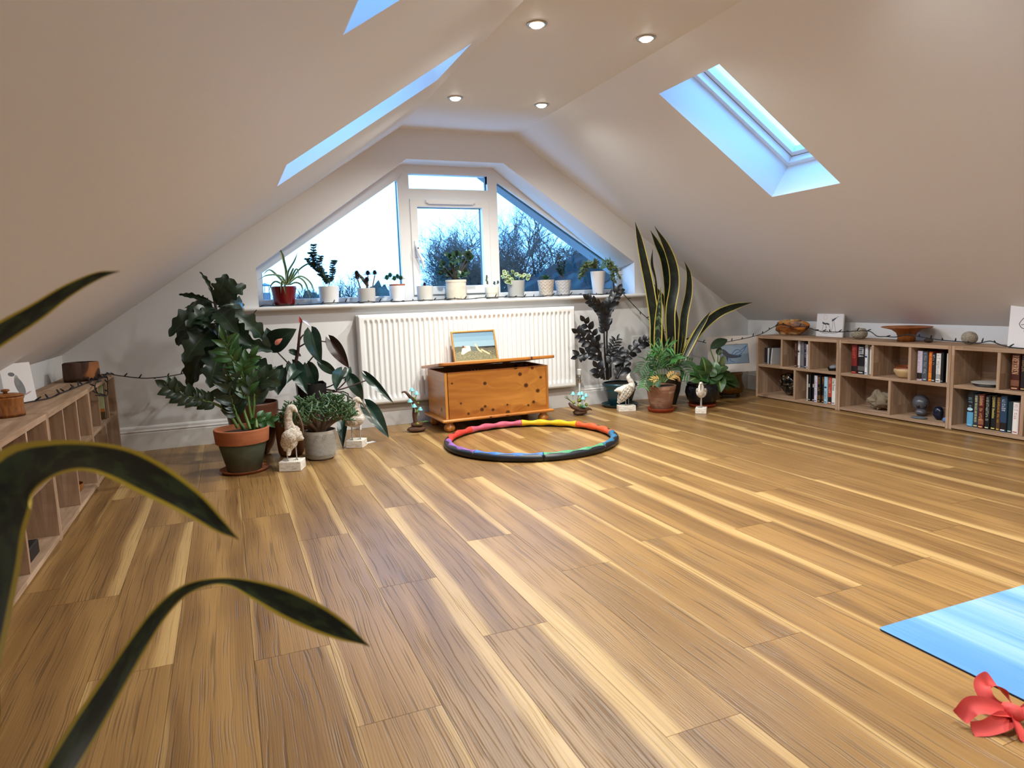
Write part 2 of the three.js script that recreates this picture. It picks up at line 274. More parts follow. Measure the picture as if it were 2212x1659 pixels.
// skirting boards
function skirting(name, label, len, place) {
  const s = polyShape([[0, 0], [0.018, 0], [0.018, 0.105], [0.016, 0.112], [0.019, 0.118], [0.013, 0.128], [0.012, 0.138], [0.007, 0.146], [0, 0.15]]);
  const g = new THREE.ExtrudeGeometry(s, { depth: len, bevelEnabled: false }); place(g); structure(name, label, g, gloss);
}
skirting('baseboard_back', 'white moulded skirting board under the window', XR - XL - 0.002, g => { g.rotateY(-Math.PI / 2); g.translate(XR - 0.001, 0, 0.0005); });
skirting('baseboard_right', 'white moulded skirting board on the right knee wall', ZB - 0.04, g => { g.rotateY(Math.PI); g.translate(XR - 0.0005, 0, ZB - 0.02); });
skirting('baseboard_left', 'white moulded skirting board on the left knee wall', ZB - 0.04, g => { g.translate(XL + 0.0005, 0, 0.02); });

// downlights: bezel, bulb and its lamp
{
  const bezel = M(new THREE.Color(0.62, 0.61, 0.6), 0.25, { metalness: 0.9 });
  const glow = new THREE.MeshStandardMaterial({ color: 0xffffff, emissive: new THREE.Color(1, 0.95, 0.86), emissiveIntensity: 16 });
  const rowsZ = [0.77, 1.885, 3.0, 4.12, 5.24], word = ['nearest the gable window', 'second row from the gable window', 'above the middle of the floor', 'above the viewer', 'behind the viewer'];
  rowsZ.forEach((z, i) => [-0.27, 0.272].forEach(x => {
    if (x < 0 && i > 2) return;
    const t = thing('ceiling_downlight', `round recessed ceiling downlight, ${x < 0 ? 'left' : 'right'} one of the pair ${word[i]}`, 'downlight', [x, HC, z], 0, 'recessed ceiling downlights');
    part('bezel', lathe([[0.031, -0.001], [0.033, -0.006], [0.042, -0.005], [0.0455, 0], [0.031, 0]], 40), bezel, t);
    part('bulb', lathe([[0.0001, -0.016], [0.012, -0.0155], [0.022, -0.012], [0.028, -0.006], [0.03, -0.001]], 32), glow, t);
    const l = new THREE.SpotLight(LAMP.color, LAMP.intensity, 0, 1.38, 1, 2); l.position.set(x, HC - 0.03, z); l.target.position.set(x, 0, z); l.castShadow = true; l.shadow.radius = 1.4; scene.add(l, l.target);
  }));
}

// ---------- shelves ----------
function woodTex(seed, dark, light, o = {}) {
  const { knots = 0, stretch = 2.2, streak = 34, W = 512, H = 512, cross = 0 } = o, kn = Array.from({ length: knots }, (_, i) => [0.1 + 0.8 * hash(i, 1, seed), 0.06 + 0.88 * hash(i, 2, seed), 0.007 + 0.01 * hash(i, 3, seed)]);
  return tex(W, H, (u, v) => {
    let du = 0, kd = 0;
    for (const [a, b, r] of kn) { const x = (u - a) * 1.0, y = (v - b) * 1.0, d = Math.sqrt(x * x * 1.2 + y * y); kd = Math.max(kd, sst(r * 1.25, r * 0.5, d)); du += Math.exp(-d * d / (r * r * 9)) * 0.03 * Math.sign(x || 1); }
    const w = fbm(u * 3, v * stretch * 0.7, seed, 3) - 0.5, x = u + du + w * 0.06;
    const g = vn(x * streak, v * stretch, seed + 1) * 0.45 + vn(x * streak * 3.1, v * stretch * 3, seed + 2) * 0.35 + vn(x * streak * 7, v * stretch * 9, seed + 3) * 0.2;
    const saw = cross ? cross * sst(0.6, 0.8, vn(u * 9, v * 60, seed + 7)) * sst(0.45, 0.7, vn(u * 4, v * 4, seed + 8)) : 0;
    let c = mix3(dark, light, clamp((g - 0.5) * 1.5 + 0.5 + w * 0.5 + saw)); return mix3(c, [62, 30, 12], kd * 0.9);
  });
}
const oakT = woodTex(3, [150, 121, 97], [193, 164, 137], { cross: 0.12, streak: 26 }), oakM = M(0xffffff, 0.85, { map: oakT, specularIntensity: 0.3 });
const UH = 0.484, T = 0.018;
function shelfUnit(label, width, depth, pos, turn, group) {
  const u = thing('bookshelf', label, 'bookshelf', pos, turn, group), w = width - 0.002, iw = w - 2 * T;
  part('side_panel', wbox(T, UH, depth, -w / 2 + T / 2, UH / 2, -depth / 2, 'y'), oakM, u); part('side_panel', wbox(T, UH, depth, w / 2 - T / 2, UH / 2, -depth / 2, 'y'), oakM, u);
  part('top_panel', wbox(iw, T + 0.004, depth, 0, UH - T / 2 - 0.002, -depth / 2, 'x'), oakM, u);
  part('bottom_panel', wbox(iw, T, depth, 0, T / 2 + 0.006, -depth / 2, 'x'), oakM, u);
  part('middle_shelf', wbox(iw, T, depth - 0.004, 0, 0.25, -depth / 2 - 0.002, 'x'), oakM, u);
  const th = UH - 0.022 - 0.259, bh = 0.241 - 0.024;
  for (const k of [-1, 1]) part('divider', wbox(T, th, depth - 0.004, k * w / 6, 0.259 + th / 2, -depth / 2 - 0.002, 'y'), oakM, u);
  part('divider', wbox(T, bh, depth - 0.004, 0, 0.024 + bh / 2, -depth / 2 - 0.002, 'y'), oakM, u);
  part('back_panel', wbox(iw, UH - 0.03, 0.004, 0, UH / 2, -depth + 0.003, 'x'), oakM, u);
  return u;
}
const RX = 2.255, LX = -2.214;
const nth = ['at the gable end', 'in the middle of the row', 'at the viewer end'];
[0, 1, 2].forEach(k => shelfUnit(`low oak cube bookshelf against the right wall, ${nth[k]}`, 0.79, XR - 0.02 - RX, [RX, 0, 0.40 + 0.79 * (k + 0.5)], -Math.PI / 2, 'low cube bookshelves on the right'));
[0, 1, 2].forEach(k => shelfUnit(`low oak cube bookshelf against the left wall, ${nth[k]}`, 0.835, LX - XL - 0.02, [LX, 0, 0.02 + 0.835 * (k + 0.5)], Math.PI / 2, 'low cube bookshelves on the left'));

// ---------- books: one printed atlas for all spines ----------
const spines = []; // {t,h,bg,draw}
const spineList = {
  a: [[0.024, 0.196, '#3a1212', '#c8a08a', '~12', 1], [0.022, 0.196, '#e8e6e2', '#20202a', '~9', 2], [0.034, 0.19, '#77767c', '#24222a', '~8', 0], [0.024, 0.185, '#2a2838', '#d8d4e0', '~10', 1], [0.02, 0.175, '#d8d6de', '#3a3850', '~7', 0]],
  b: [[0.012, 0.19, '#d9d4cc', '#444', '', 0], [0.026, 0.196, '#0c0c0e', '#c8c4bc', '', 3], [0.028, 0.196, '#0e0d10', '#bdb6aa', '', 3], [0.026, 0.19, '#d8d2e2', '#4a3a78', '~15', 1], [0.028, 0.19, '#120d0a', '#e8a23c', '~10', 4], [0.026, 0.19, '#1a120c', '#d88a3a', '~5', 4], [0.03, 0.19, '#a9cfe4', '#2a4a6a', 'LOST RELIC', 2], [0.03, 0.19, '#b9482f', '#f4e8dc', '~12', 5], [0.034, 0.186, '#f0ede6', '#1a1a1a', 'Craig Thomas', 1], [0.03, 0.19, '#0b0a0c', '#6a665e', '', 3]],
  c: [[0.045, 0.196, '#7a1d18', '#e86a50', '~8', 5], [0.052, 0.19, '#131215', '#eeeeee', 'ATTILA', 4], [0.022, 0.196, '#e9ebf0', '#1c3c7a', '~14', 2]],
  d: [[0.032, 0.18, '#cfc8da', '#8a4a3a', '~17', 5], [0.03, 0.178, '#4a545e', '#c6cdd2', '~16', 1], [0.026, 0.178, '#d8631c', '#ffd24a', '~13', 4], [0.024, 0.17, '#16161a', '#e8e8e8', '~7', 1], [0.03, 0.172, '#e9e7e2', '#26262a', '~14', 4], [0.018, 0.178, '#101014', '#999', '', 0]],
  e: [[0.036, 0.2, '#1a1a1e', '#8fbfd8', '~9', 6], [0.03, 0.19, '#253442', '#e6d88a', 'SCARROW  THE EAGLE AND THE WOLVES', 1], [0.032, 0.195, '#5a1f14', '#f0c28a', '~20', 4], [0.028, 0.19, '#0f1012', '#d8e6c8', '~18', 1], [0.03, 0.195, '#131318', '#e8d26a', 'C J SANSOM  Dissolution', 1], [0.022, 0.19, '#5a3d22', '#e0b24a', '~14', 1], [0.034, 0.2, '#26415e', '#f0f0f0', '~7', 5], [0.026, 0.17, '#20363a', '#d8d8c8', '', 1], [0.032, 0.17, '#f2ece6', '#a02a2a', '~9', 1], [0.02, 0.165, '#8a241c', '#fff', '', 0]],
  f: [[0.045, 0.196, '#4a1a12', '#e0b48a', 'BRETHREN', 4], [0.03, 0.196, '#1c1410', '#caa46a', '~8', 1]],
  g: [[0.03, 0.2, '#c9d3a2', '#6a7a4a', '', 1]],
  cd: [[0.011, 0.125, '#15151b', '#aaa', '', 0], [0.011, 0.125, '#1d1f2a', '#aaa', '', 1], [0.011, 0.125, '#0f0f12', '#aaa', '', 0], [0.011, 0.125, '#dcdcda', '#333', '', 1], [0.011, 0.125, '#3a3a40', '#bbb', '', 1], [0.011, 0.125, '#cfd2d4', '#333', '', 1]],
};
for (const k of Object.keys(spineList)) spineList[k] = spineList[k].map(s => (spines.push(s), spines.length - 1));
const AW = 2048, AH = 1024, CWd = 64, CHt = 480;
const cellOf = i => [(i % 32) * CWd, Math.floor(i / 32) * CHt];
const atlas = canvasTex(AW, AH, (c) => {
  spines.forEach(([t, h, bg, fg, text, style], i) => {
    const [x, y] = cellOf(i); c.save(); c.beginPath(); c.rect(x, y, CWd, CHt); c.clip(); c.fillStyle = bg; c.fillRect(x, y, CWd, CHt);
    if (style === 4) { c.fillStyle = fg; c.globalAlpha = 0.35; c.fillRect(x, y + CHt * 0.72, CWd, CHt * 0.16); c.globalAlpha = 1; }
    if (style === 5) { c.fillStyle = '#1a1616'; c.fillRect(x, y + CHt * 0.74, CWd, CHt * 0.2); }
    if (style === 6) { c.fillStyle = '#5fa3c8'; c.fillRect(x, y + CHt * 0.58, CWd, CHt * 0.4); c.fillStyle = '#bfe0ee'; c.beginPath(); c.arc(x + 32, y + CHt * 0.5, 20, 0, 7); c.fill(); }
    if (style === 2) { c.fillStyle = fg; c.beginPath(); c.arc(x + 32, y + CHt * 0.4, 16, 0, 7); c.fill(); }
    if (style === 3) { c.fillStyle = fg; c.fillRect(x + 24, y + CHt * 0.36, 16, 60); }
    c.fillStyle = fg; c.fillRect(x + 18, y + CHt - 34, 28, 14);
    if (text[0] === '~') { const n = +text.slice(1), h = Math.min(26, 340 / n); for (let k = 0; k < n; k++) { if (hash(k, i, 3) < 0.16) continue; const yy = y + 30 + k * h, wd = 14 + 12 * hash(k, i, 4); c.fillRect(x + 32 - wd / 2, yy, wd, 3.2); if (hash(k, i, 5) < 0.6) c.fillRect(x + 32 - wd / 2, yy + h * 0.35, wd * (0.4 + 0.6 * hash(k, i, 6)), 3); if (hash(k, i, 7) < 0.55) c.fillRect(x + 32 - wd / 2 + (hash(k, i, 8) < 0.5 ? 0 : wd - 3), yy, 3, h * 0.6); } } else if (text) { c.translate(x + 32, y + 22); c.rotate(Math.PI / 2); const big = text.length < 10; c.font = `bold ${big ? 44 : text.length < 18 ? 30 : 24}px ${i % 3 ? 'serif' : 'sans-serif'}`; c.textBaseline = 'middle'; const room = style === 2 ? 150 : big ? 260 : 380, off = style === 2 ? 230 : 0; const w = c.measureText(text).width || 200; c.translate(off, 0); c.scale(Math.min(1, room / w), 1); c.fillText(text, 0, 0); }
    c.restore();
  });
});
const bookM = M(0xffffff, 0.45, { map: atlas }), pageM = M(lin('#e4dcc8'), 0.85);
function bookGeo(i, depth) { // spine at z = 0 facing +z, thickness along x
  const [t, h] = spines[i], [cx, cy] = cellOf(i), spine = new THREE.CylinderGeometry(1, 1, 1, 10, 1, true, -Math.PI / 2, Math.PI); spine.scale(t / 2, h, 0.006); spine.translate(0, h / 2, -0.006);
  const remap = (g, flat) => { const uv = g.attributes.uv; for (let k = 0; k < uv.count; k++) { const a = flat ? 0.05 : uv.getX(k), b = flat ? 0.03 : uv.getY(k); uv.setXY(k, (cx + 2 + a * (CWd - 4)) / AW, 1 - (cy + 2 + (1 - b) * (CHt - 4)) / AH); } return g; };
  return merge([remap(spine), remap(box(0.0016, h, depth - 0.006, -t / 2 + 0.0008, h / 2, -0.006 - (depth - 0.006) / 2), 1), remap(box(0.0016, h, depth - 0.006, t / 2 - 0.0008, h / 2, -0.006 - (depth - 0.006) / 2), 1)]);
}
function colourWord(h) { const c = new THREE.Color(h), o = {}; c.getHSL(o); if (o.l < 0.06) return 'black'; if (o.s < 0.15) return o.l > 0.55 ? 'white' : o.l > 0.12 ? 'grey' : 'black'; const H = o.h * 360, b = H < 18 || H > 340 ? 'red' : H < 40 ? (o.l < 0.12 ? 'brown' : 'orange') : H < 70 ? 'cream' : H < 170 ? 'green' : H < 255 ? 'blue' : 'purple'; return (o.l < 0.12 ? 'dark ' : o.l > 0.5 ? 'pale ' : '') + b; }
const ordinal = ['first', 'second', 'third', 'fourth', 'fifth', 'sixth', 'seventh', 'eighth', 'ninth', 'tenth'];
function bookRow(key, at, y, x, where, noun = 'book', depth = 0.125, lean = []) {
  let z = at; spineList[key].forEach((i, n) => {
    const [t, h, bg] = spines[i], d = depth * rr(0.94, 1.04);
    const b = thing(noun, `${colourWord(bg)} ${noun === 'book' ? 'paperback' : 'CD case'}, ${ordinal[n]} from left ${where}`, noun === 'book' ? 'book' : 'CD case', [x + rr(-0.006, 0.006), y, z + t / 2], -Math.PI / 2, `${noun}s ${where}`);
    const tilt = lean[n] || 0; if (tilt) { b.rotation.order = 'YXZ'; b.rotation.z = tilt; b.position.y += Math.abs(tilt) * t * 0.5; }
    part('cover', bookGeo(i, d), bookM, b); part('page_block', box(t - 0.0034, h - 0.006, d - 0.012, 0, h / 2, -0.008 - (d - 0.012) / 2), noun === 'book' ? pageM : black, b);
    z += t + 0.0015;
  });
  return z;
}
rnd = mulberry(5);
const YM = 0.2595, YB = 0.0245, c1 = k => 0.40 + 0.79 * k;
bookRow('cd', c1(0) + 0.03, YM, RX + 0.05, 'in the upper cube at the gable end', 'cd_case', 0.14, [0, 0, 0, 0, -0.1, -0.12]);
bookRow('a', c1(0) + 0.355, YM, RX + 0.045, 'in the cube right of the CDs');
bookRow('b', c1(0) + 0.478, YB, RX + 0.04, 'in the lower cube beside the dark shiny rock');
bookRow('c', c1(1) + 0.07, YM, RX + 0.04, 'in the cube above the coral lump');
bookRow('d', c1(1) + 0.553, YM, RX + 0.04, 'in the cube right of the cream bowl');
bookRow('e', c1(2) + 0.075, YB, RX + 0.04, 'in the lower cube at the viewer end');
bookRow('f', c1(2) + 0.3, YM, RX + 0.05, 'in the cube right of the flat dark dish');
{ // books that show their covers
  const cover = (w, h, draw, pos, turn, label, thick = 0.02) => { const b = thing('book', label, 'book', pos, turn); const t = canvasTex(256, 384, draw); part('cover', box(w, h, 0.0016, 0, h / 2, thick / 2), M(0xffffff, 0.4, { map: t }), b); part('page_block', box(w - 0.004, h - 0.006, thick - 0.002, -0.001, h / 2, 0), pageM, b); part('back_cover', box(w, h, 0.0016, 0, h / 2, -thick / 2), M(lin('#333'), 0.5), b); return b; };
  cover(0.1, 0.19, c => { c.fillStyle = '#8c8f92'; c.fillRect(0, 0, 256, 384); c.fillStyle = '#5a5d62'; c.fillRect(0, 240, 256, 144); c.fillStyle = '#b7472f'; c.font = 'bold 58px serif'; c.fillText('SI', 20, 120); c.fillText('SP', 20, 190); }, [RX + 0.098, YM, c1(1) + 0.212], 0, 'grey book showing its front cover with red lettering beside the black spine', 0.012);
  cover(0.1, 0.178, c => { const g = c.createLinearGradient(0, 0, 0, 384); c.fillStyle = '#3f78b8'; c.fillRect(0, 0, 256, 384); c.fillStyle = '#22324e'; for (let i = 0; i < 9; i++) c.fillRect(i * 30, 120 + (i * 53) % 70, 24, 264); c.fillStyle = '#fff'; c.font = 'bold 64px sans-serif'; c.fillText('NE', 20, 270); c.fillText('YO', 20, 340); }, [RX + 0.098, YM, c1(1) + 0.735], 0, 'blue book showing its cover with white city title at the end of its cube', 0.01);
  cover(0.13, 0.2, c => { c.fillStyle = '#b9c08e'; c.fillRect(0, 0, 256, 384); c.fillStyle = '#5c6640'; for (let i = 0; i < 20; i++) if (i % 7 !== 6) c.fillRect(26, 26 + i * 11, 200 - (i * 37) % 60, 4); c.fillStyle = '#cc7a34'; c.fillRect(0, 270, 256, 34); c.fillStyle = '#5c4a2a'; c.fillRect(0, 304, 256, 80); c.fillStyle = '#c8c6a0'; c.fillRect(60, 336, 120, 18); }, [LX - 0.08, YM, 0.34], 0, 'pale green book showing its back cover in the left shelves', 0.028);
}

// ---------- objects on the right shelves ----------
const stoneT = tex(256, 256, (u, v) => { const n = fbm(u * 16, v * 16, 4, 4), s = sst(0.62, 0.7, vn(u * 70, v * 70, 3)); return mix3(mix3([150, 140, 122], [196, 186, 166], n), [88, 80, 70], s * 0.8); });
const rockT = tex(512, 256, (u, v) => { const n = fbm(u * 9 + 3 * fbm(u * 4, v * 4, 2, 3), v * 6, 12, 5), rim = sst(0.3, 0.12, v) + sst(0.72, 0.9, v + 0.25 * (fbm(u * 10, v * 4, 8) - 0.5)); return mix3(mix3([88, 44, 12], [196, 120, 44], sst(0.3, 0.7, n)), [212, 186, 140], clamp(rim * sst(0.35, 0.6, fbm(u * 14, v * 14, 7)))); });
const YT = UH + 0.0005;
{
  const r = single('agate_rock', 'orange brown rock slab with pale crust standing on right shelf', 'rock', rock(0.11, 0.22, 1.4, 3, 5, [0.5, 0.62, 1.15]), M(0xffffff, 0.45, { map: rockT }), [2.40, YT, 0.62], 0.3);
  const dk = tex(256, 256, (u, v) => mix3([12, 14, 14], [150, 120, 84], sst(0.56, 0.72, fbm(u * 16, v * 16, 31, 4))));
  single('dark_rock', 'black glassy rock with brown veins in the lower shelf cube', 'rock', rock(0.088, 0.2, 1.8, 8, 5, [0.6, 1, 0.9], 0.4), M(0xffffff, 0.12, { map: dk }), [RX + 0.12, YB, c1(0) + 0.225]);
  single('coral_lump', 'rough grey brown coral lump in the lower shelf cube', 'coral', rock(0.075, 0.4, 3.2, 21, 6, [0.7, 0.75, 1.0]), M(lin('#8a7c66'), 0.95, { bumpMap: plasterBump, bumpScale: 0.01 }), [RX + 0.11, YB, c1(1) + 0.245]);
  single('stone_block', 'small squared grey brown stone on top of right shelf', 'stone', rock(0.055, 0.09, 2, 14, 4, [0.85, 0.75, 1.0], 0.9), M(0xffffff, 0.9, { map: stoneT }), [2.39, YT, 1.235]);
  single('stone_ball', 'speckled cream stone ball on top of right shelf', 'stone ball', rock(0.042, 0.03, 1.2, 6, 4, [1, 0.9, 1]), M(0xffffff, 0.85, { map: stoneT }), [2.39, YT, 1.99]);
  single('pebble', 'dark brown pebble beside the flared wooden bowl', 'pebble', rock(0.025, 0.1, 1.5, 9, 3, [0.9, 0.55, 1.1]), M(lin('#3b2c26'), 0.6), [2.38, YT, 1.745]);
  const bw = woodTex(9, [120, 62, 22], [196, 122, 58], { streak: 18 });
  single('flared_bowl', 'turned wooden bowl with wide flared rim on right shelf', 'bowl', lathe([[0, 0], [0.052, 0], [0.05, 0.03], [0.058, 0.055], [0.085, 0.075], [0.142, 0.09], [0.145, 0.093], [0.14, 0.095], [0.08, 0.083], [0.05, 0.062], [0.03, 0.03], [0, 0.025]], 56), M(0xffffff, 0.35, { map: bw }), [2.375, YT, 1.6]);
  const bowl = thing('ceramic_bowl', 'cream stoneware bowl with brown glazed rim in the right shelf', 'bowl', [RX + 0.1, YM, c1(1) + 0.44]);
  part('body', lathe([[0, 0], [0.05, 0], [0.058, 0.012], [0.074, 0.036], [0.076, 0.05], [0.07, 0.058], [0.066, 0.058], [0.068, 0.048], [0.05, 0.014], [0, 0.01]], 48), M(lin('#c7a878'), 0.4), bowl);
  part('rim', lathe([[0.07, 0.057], [0.066, 0.063], [0.067, 0.07], [0.072, 0.072], [0.069, 0.074], [0.062, 0.066], [0.065, 0.057]], 48), M(lin('#8a4a2a'), 0.25), bowl);
  const dish = thing('shallow_dish', 'black square dish holding a grey pebble in the upper cube', 'dish', [RX + 0.09, YM, c1(0) + 0.68]);
  part('tray', lathe([[0, 0], [0.055, 0], [0.066, 0.016], [0.063, 0.017], [0.052, 0.004], [0, 0.004]], 4), black, dish); part('pebble', rock(0.034, 0.1, 1.4, 4, 3, [1, 0.5, 1]), M(lin('#8b8b8f'), 0.6), dish, [0, 0.004, 0]);
  const disc = thing('slate_dish', 'flat dark dish with white plate edge in the near upper cube', 'dish', [RX + 0.11, YM, c1(2) + 0.155]);
  part('base', lathe([[0, 0], [0.07, 0], [0.085, 0.012], [0, 0.014]], 40), M(lin('#26262a'), 0.4), disc); part('plate', lathe([[0, 0.014], [0.088, 0.016], [0.09, 0.02], [0, 0.018]], 40), M(lin('#c9c6c0'), 0.5), disc);
  // skull shaped stone, slate, blue agate, blue bead
  const sk = thing('skull_stone', 'polished grey stone carved as a small skull in the lower cube', 'carving', [RX + 0.14, YB, c1(1) + 0.51], -0.8);
  const skm = M(lin('#55565c'), 0.25); const cr = rock(0.056, 0.04, 1.2, 4, 4, [0.85, 0.9, 1.1]); cr.translate(0, 0.03, 0); part('cranium', cr, skm, sk); part('jaw', rock(0.034, 0.08, 2, 5, 3, [0.95, 0.75, 0.9]), skm, sk, [0, 0, 0.03]);
  for (const s of [-1, 1]) part('eye_socket', new THREE.SphereGeometry(0.011, 12, 8), black, sk, [s * 0.019, 0.066, 0.047]);
  single('slate_disc', 'thin oval grey slate lying in front of skull stone', 'slate', rock(0.05, 0.06, 2, 17, 3, [0.7, 0.1, 1]), M(lin('#66707a'), 0.5), [RX + 0.05, YB, c1(1) + 0.57]);
  const ag = thing('blue_agate', 'dark blue polished agate with brown rind in lower cube', 'agate', [RX + 0.09, YB, c1(1) + 0.665]); part('stone', rock(0.042, 0.06, 1.6, 33, 4, [0.6, 1, 0.75]), M(lin('#101a30'), 0.15), ag); part('rind', rock(0.036, 0.12, 2, 35, 4, [0.6, 0.95, 0.6]), M(lin('#5a4634'), 0.8), ag, [0.022, 0, 0.02]);
  single('blue_bead', 'small blue swirled glass stone at the front of lower cube', 'glass stone', rock(0.018, 0.05, 2, 3, 3, [1, 0.9, 1]), M(lin('#5a86c0'), 0.1), [RX + 0.05, YB, c1(1) + 0.74]);
}
// prints and canvases
function print(name, label, w, h, th, pos, turn, lean, draw, o = {}) {
  const t = thing(name, label, 'picture', pos, turn); t.rotation.order = 'YXZ'; t.rotation.x = -lean;
  part('board', box(w, h, th, 0, h / 2, 0, Math.min(0.002, th / 3)), M(lin(o.edge || '#f0efec'), 0.6), t);
  part('printed_face', box(w - (o.in || 0.001), h - (o.in || 0.001), 0.0008, 0, h / 2, th / 2 + 0.0003), M(0xffffff, o.rough ?? 0.5, { map: canvasTex(512, Math.round(512 * h / w), draw), clearcoat: o.coat || 0, clearcoatRoughness: 0.08 }), t);
  return t;
}
const penLines = (c, list, col, w) => { c.strokeStyle = col; c.lineWidth = w; c.lineCap = 'round'; for (const l of list) { c.beginPath(); c.moveTo(l[0], l[1]); for (let i = 2; i < l.length; i += 4) c.quadraticCurveTo(l[i], l[i + 1], l[i + 2], l[i + 3]); c.stroke(); } };
print('ink_print', 'white print of ink drawn birds leaning on right shelf', 0.235, 0.185, 0.012, [2.42, YT, 0.955], -Math.PI / 2, 0.08, (c, w, h) => {
  c.fillStyle = '#eceaea'; c.fillRect(0, 0, w, h); penLines(c, [[120, 300, 150, 200, 120, 170, 180, 190, 200, 260], [190, 300, 200, 220, 160, 190, 260, 190, 280, 300], [300, 320, 330, 220, 300, 120, 350, 150, 380, 320], [290, 150, 340, 110, 420, 80], [300, 160, 350, 130, 390, 100], [80, 330, 200, 360, 260, 340, 330, 360, 420, 330], [140, 330, 170, 280, 190, 330, 220, 280, 250, 330]], '#2a2c34', 5);
  c.fillStyle = '#33363e'; for (const [x, y, a] of [[150, 195, 0.3], [215, 200, 0.2], [335, 130, -0.6]]) { c.beginPath(); c.ellipse(x, y, 42, 13, a, 0, 7); c.fill(); } c.strokeStyle = '#9a8a86'; c.lineWidth = 2; c.beginPath(); c.arc(165, 95, 36, 0, 7); c.stroke();
}, { edge: '#f4f3f1', coat: 0.6 });
print('white_canvas', 'white canvas with line drawn fish head at the right edge', 0.26, 0.25, 0.03, [2.36, YT, 2.37], -Math.PI / 2 + 0.25, 0.1, (c, w, h) => { c.fillStyle = '#efeef0'; c.fillRect(0, 0, w, h); penLines(c, [[90, 240, 140, 120, 260, 130, 400, 140, 470, 260], [90, 240, 110, 300, 150, 290, 120, 330, 170, 330], [110, 250, 200, 230, 240, 280, 260, 360, 400, 380], [150, 220, 170, 180, 200, 190], [200, 280, 240, 250, 270, 300]], '#3a3c46', 6); c.fillStyle = '#3a3c46'; c.beginPath(); c.arc(170, 205, 12, 0, 7); c.fill(); }, { edge: '#f2f1f3' });
print('bird_card', 'white card with an ink washed bird on left shelf', 0.12, 0.165, 0.003, [LX - 0.17, YT, 1.27], 0.75, 0.16, (c, w, h) => { c.fillStyle = '#eeecec'; c.fillRect(0, 0, w, h); c.globalAlpha = 0.75; c.fillStyle = '#55585c'; c.beginPath(); c.ellipse(270, 420, 70, 170, -0.25, 0, 7); c.fill(); c.fillStyle = '#3a3c40'; c.beginPath(); c.ellipse(170, 190, 55, 36, 0.2, 0, 7); c.fill(); c.fillStyle = '#8a8c86'; c.beginPath(); c.ellipse(240, 300, 40, 90, 0, 0, 7); c.fill(); c.fillStyle = '#b08a84'; c.beginPath(); c.ellipse(360, 560, 90, 14, -0.4, 0, 7); c.fill(); });
{ // left shelf top: lidded wooden pot, hollowed log
  const lw = woodTex(15, [104, 58, 24], [184, 118, 56], { streak: 14 }), lm = M(0xffffff, 0.4, { map: lw });
  const j = thing('wooden_jar', 'turned wooden jar with knobbed lid on left shelf', 'jar', [LX - 0.115, YT, 1.7]);
  part('body', lathe([[0, 0], [0.052, 0], [0.054, 0.012], [0.05, 0.02], [0.051, 0.06], [0.055, 0.066], [0.053, 0.072], [0, 0.07]], 48), lm, j);
  const lid = part('lid', lathe([[0, 0.071], [0.053, 0.072], [0.052, 0.079], [0.03, 0.083], [0, 0.083]], 48), lm, j); part('knob', lathe([[0, 0.082], [0.008, 0.083], [0.006, 0.088], [0.014, 0.092], [0.012, 0.098], [0, 0.1]], 24), lm, lid);
  const lg = thing('log_planter', 'dark hollow log box with bark sides on left shelf', 'log box', [LX - 0.1, YT, 0.42], 0.3);
  const bk = tex(256, 128, (u, v) => mix3(mix3([40, 22, 12], [96, 58, 32], fbm(u * 20, v * 5, 3, 4)), [176, 110, 56], sst(0.62, 0.7, fbm(u * 5, v * 3, 9, 3)) * sst(0.75, 0.4, v)));
  const body = lathe([[0, 0], [0.078, 0], [0.082, 0.02], [0.08, 0.095], [0.076, 0.1], [0.066, 0.1], [0.064, 0.02], [0, 0.015]], 60), p = body.attributes.position; for (let i = 0; i < p.count; i++) { const x = p.getX(i), z = p.getZ(i), a = Math.atan2(z, x), k = 1 + 0.07 * Math.sin(a * 3 + 1) + 0.05 * Math.sin(a * 7); p.setXYZ(i, x * k, p.getY(i), z * k * 0.8); } body.computeVertexNormals();
  part('log', body, M(0xffffff, 0.6, { map: bk }), lg);
  single('turned_bowl', 'dark reddish wooden bowl in the lower left shelf', 'bowl', lathe([[0, 0], [0.035, 0], [0.06, 0.03], [0.066, 0.06], [0.061, 0.06], [0.05, 0.02], [0, 0.012]], 40), lm, [LX - 0.08, YB, 1.12]);
  single('dark_box', 'small black box low in the left shelves', 'box', box(0.1, 0.05, 0.12, 0, 0.025, 0, 0.006), M(lin('#1c1512'), 0.6), [LX - 0.075, YB, 1.95]);
}

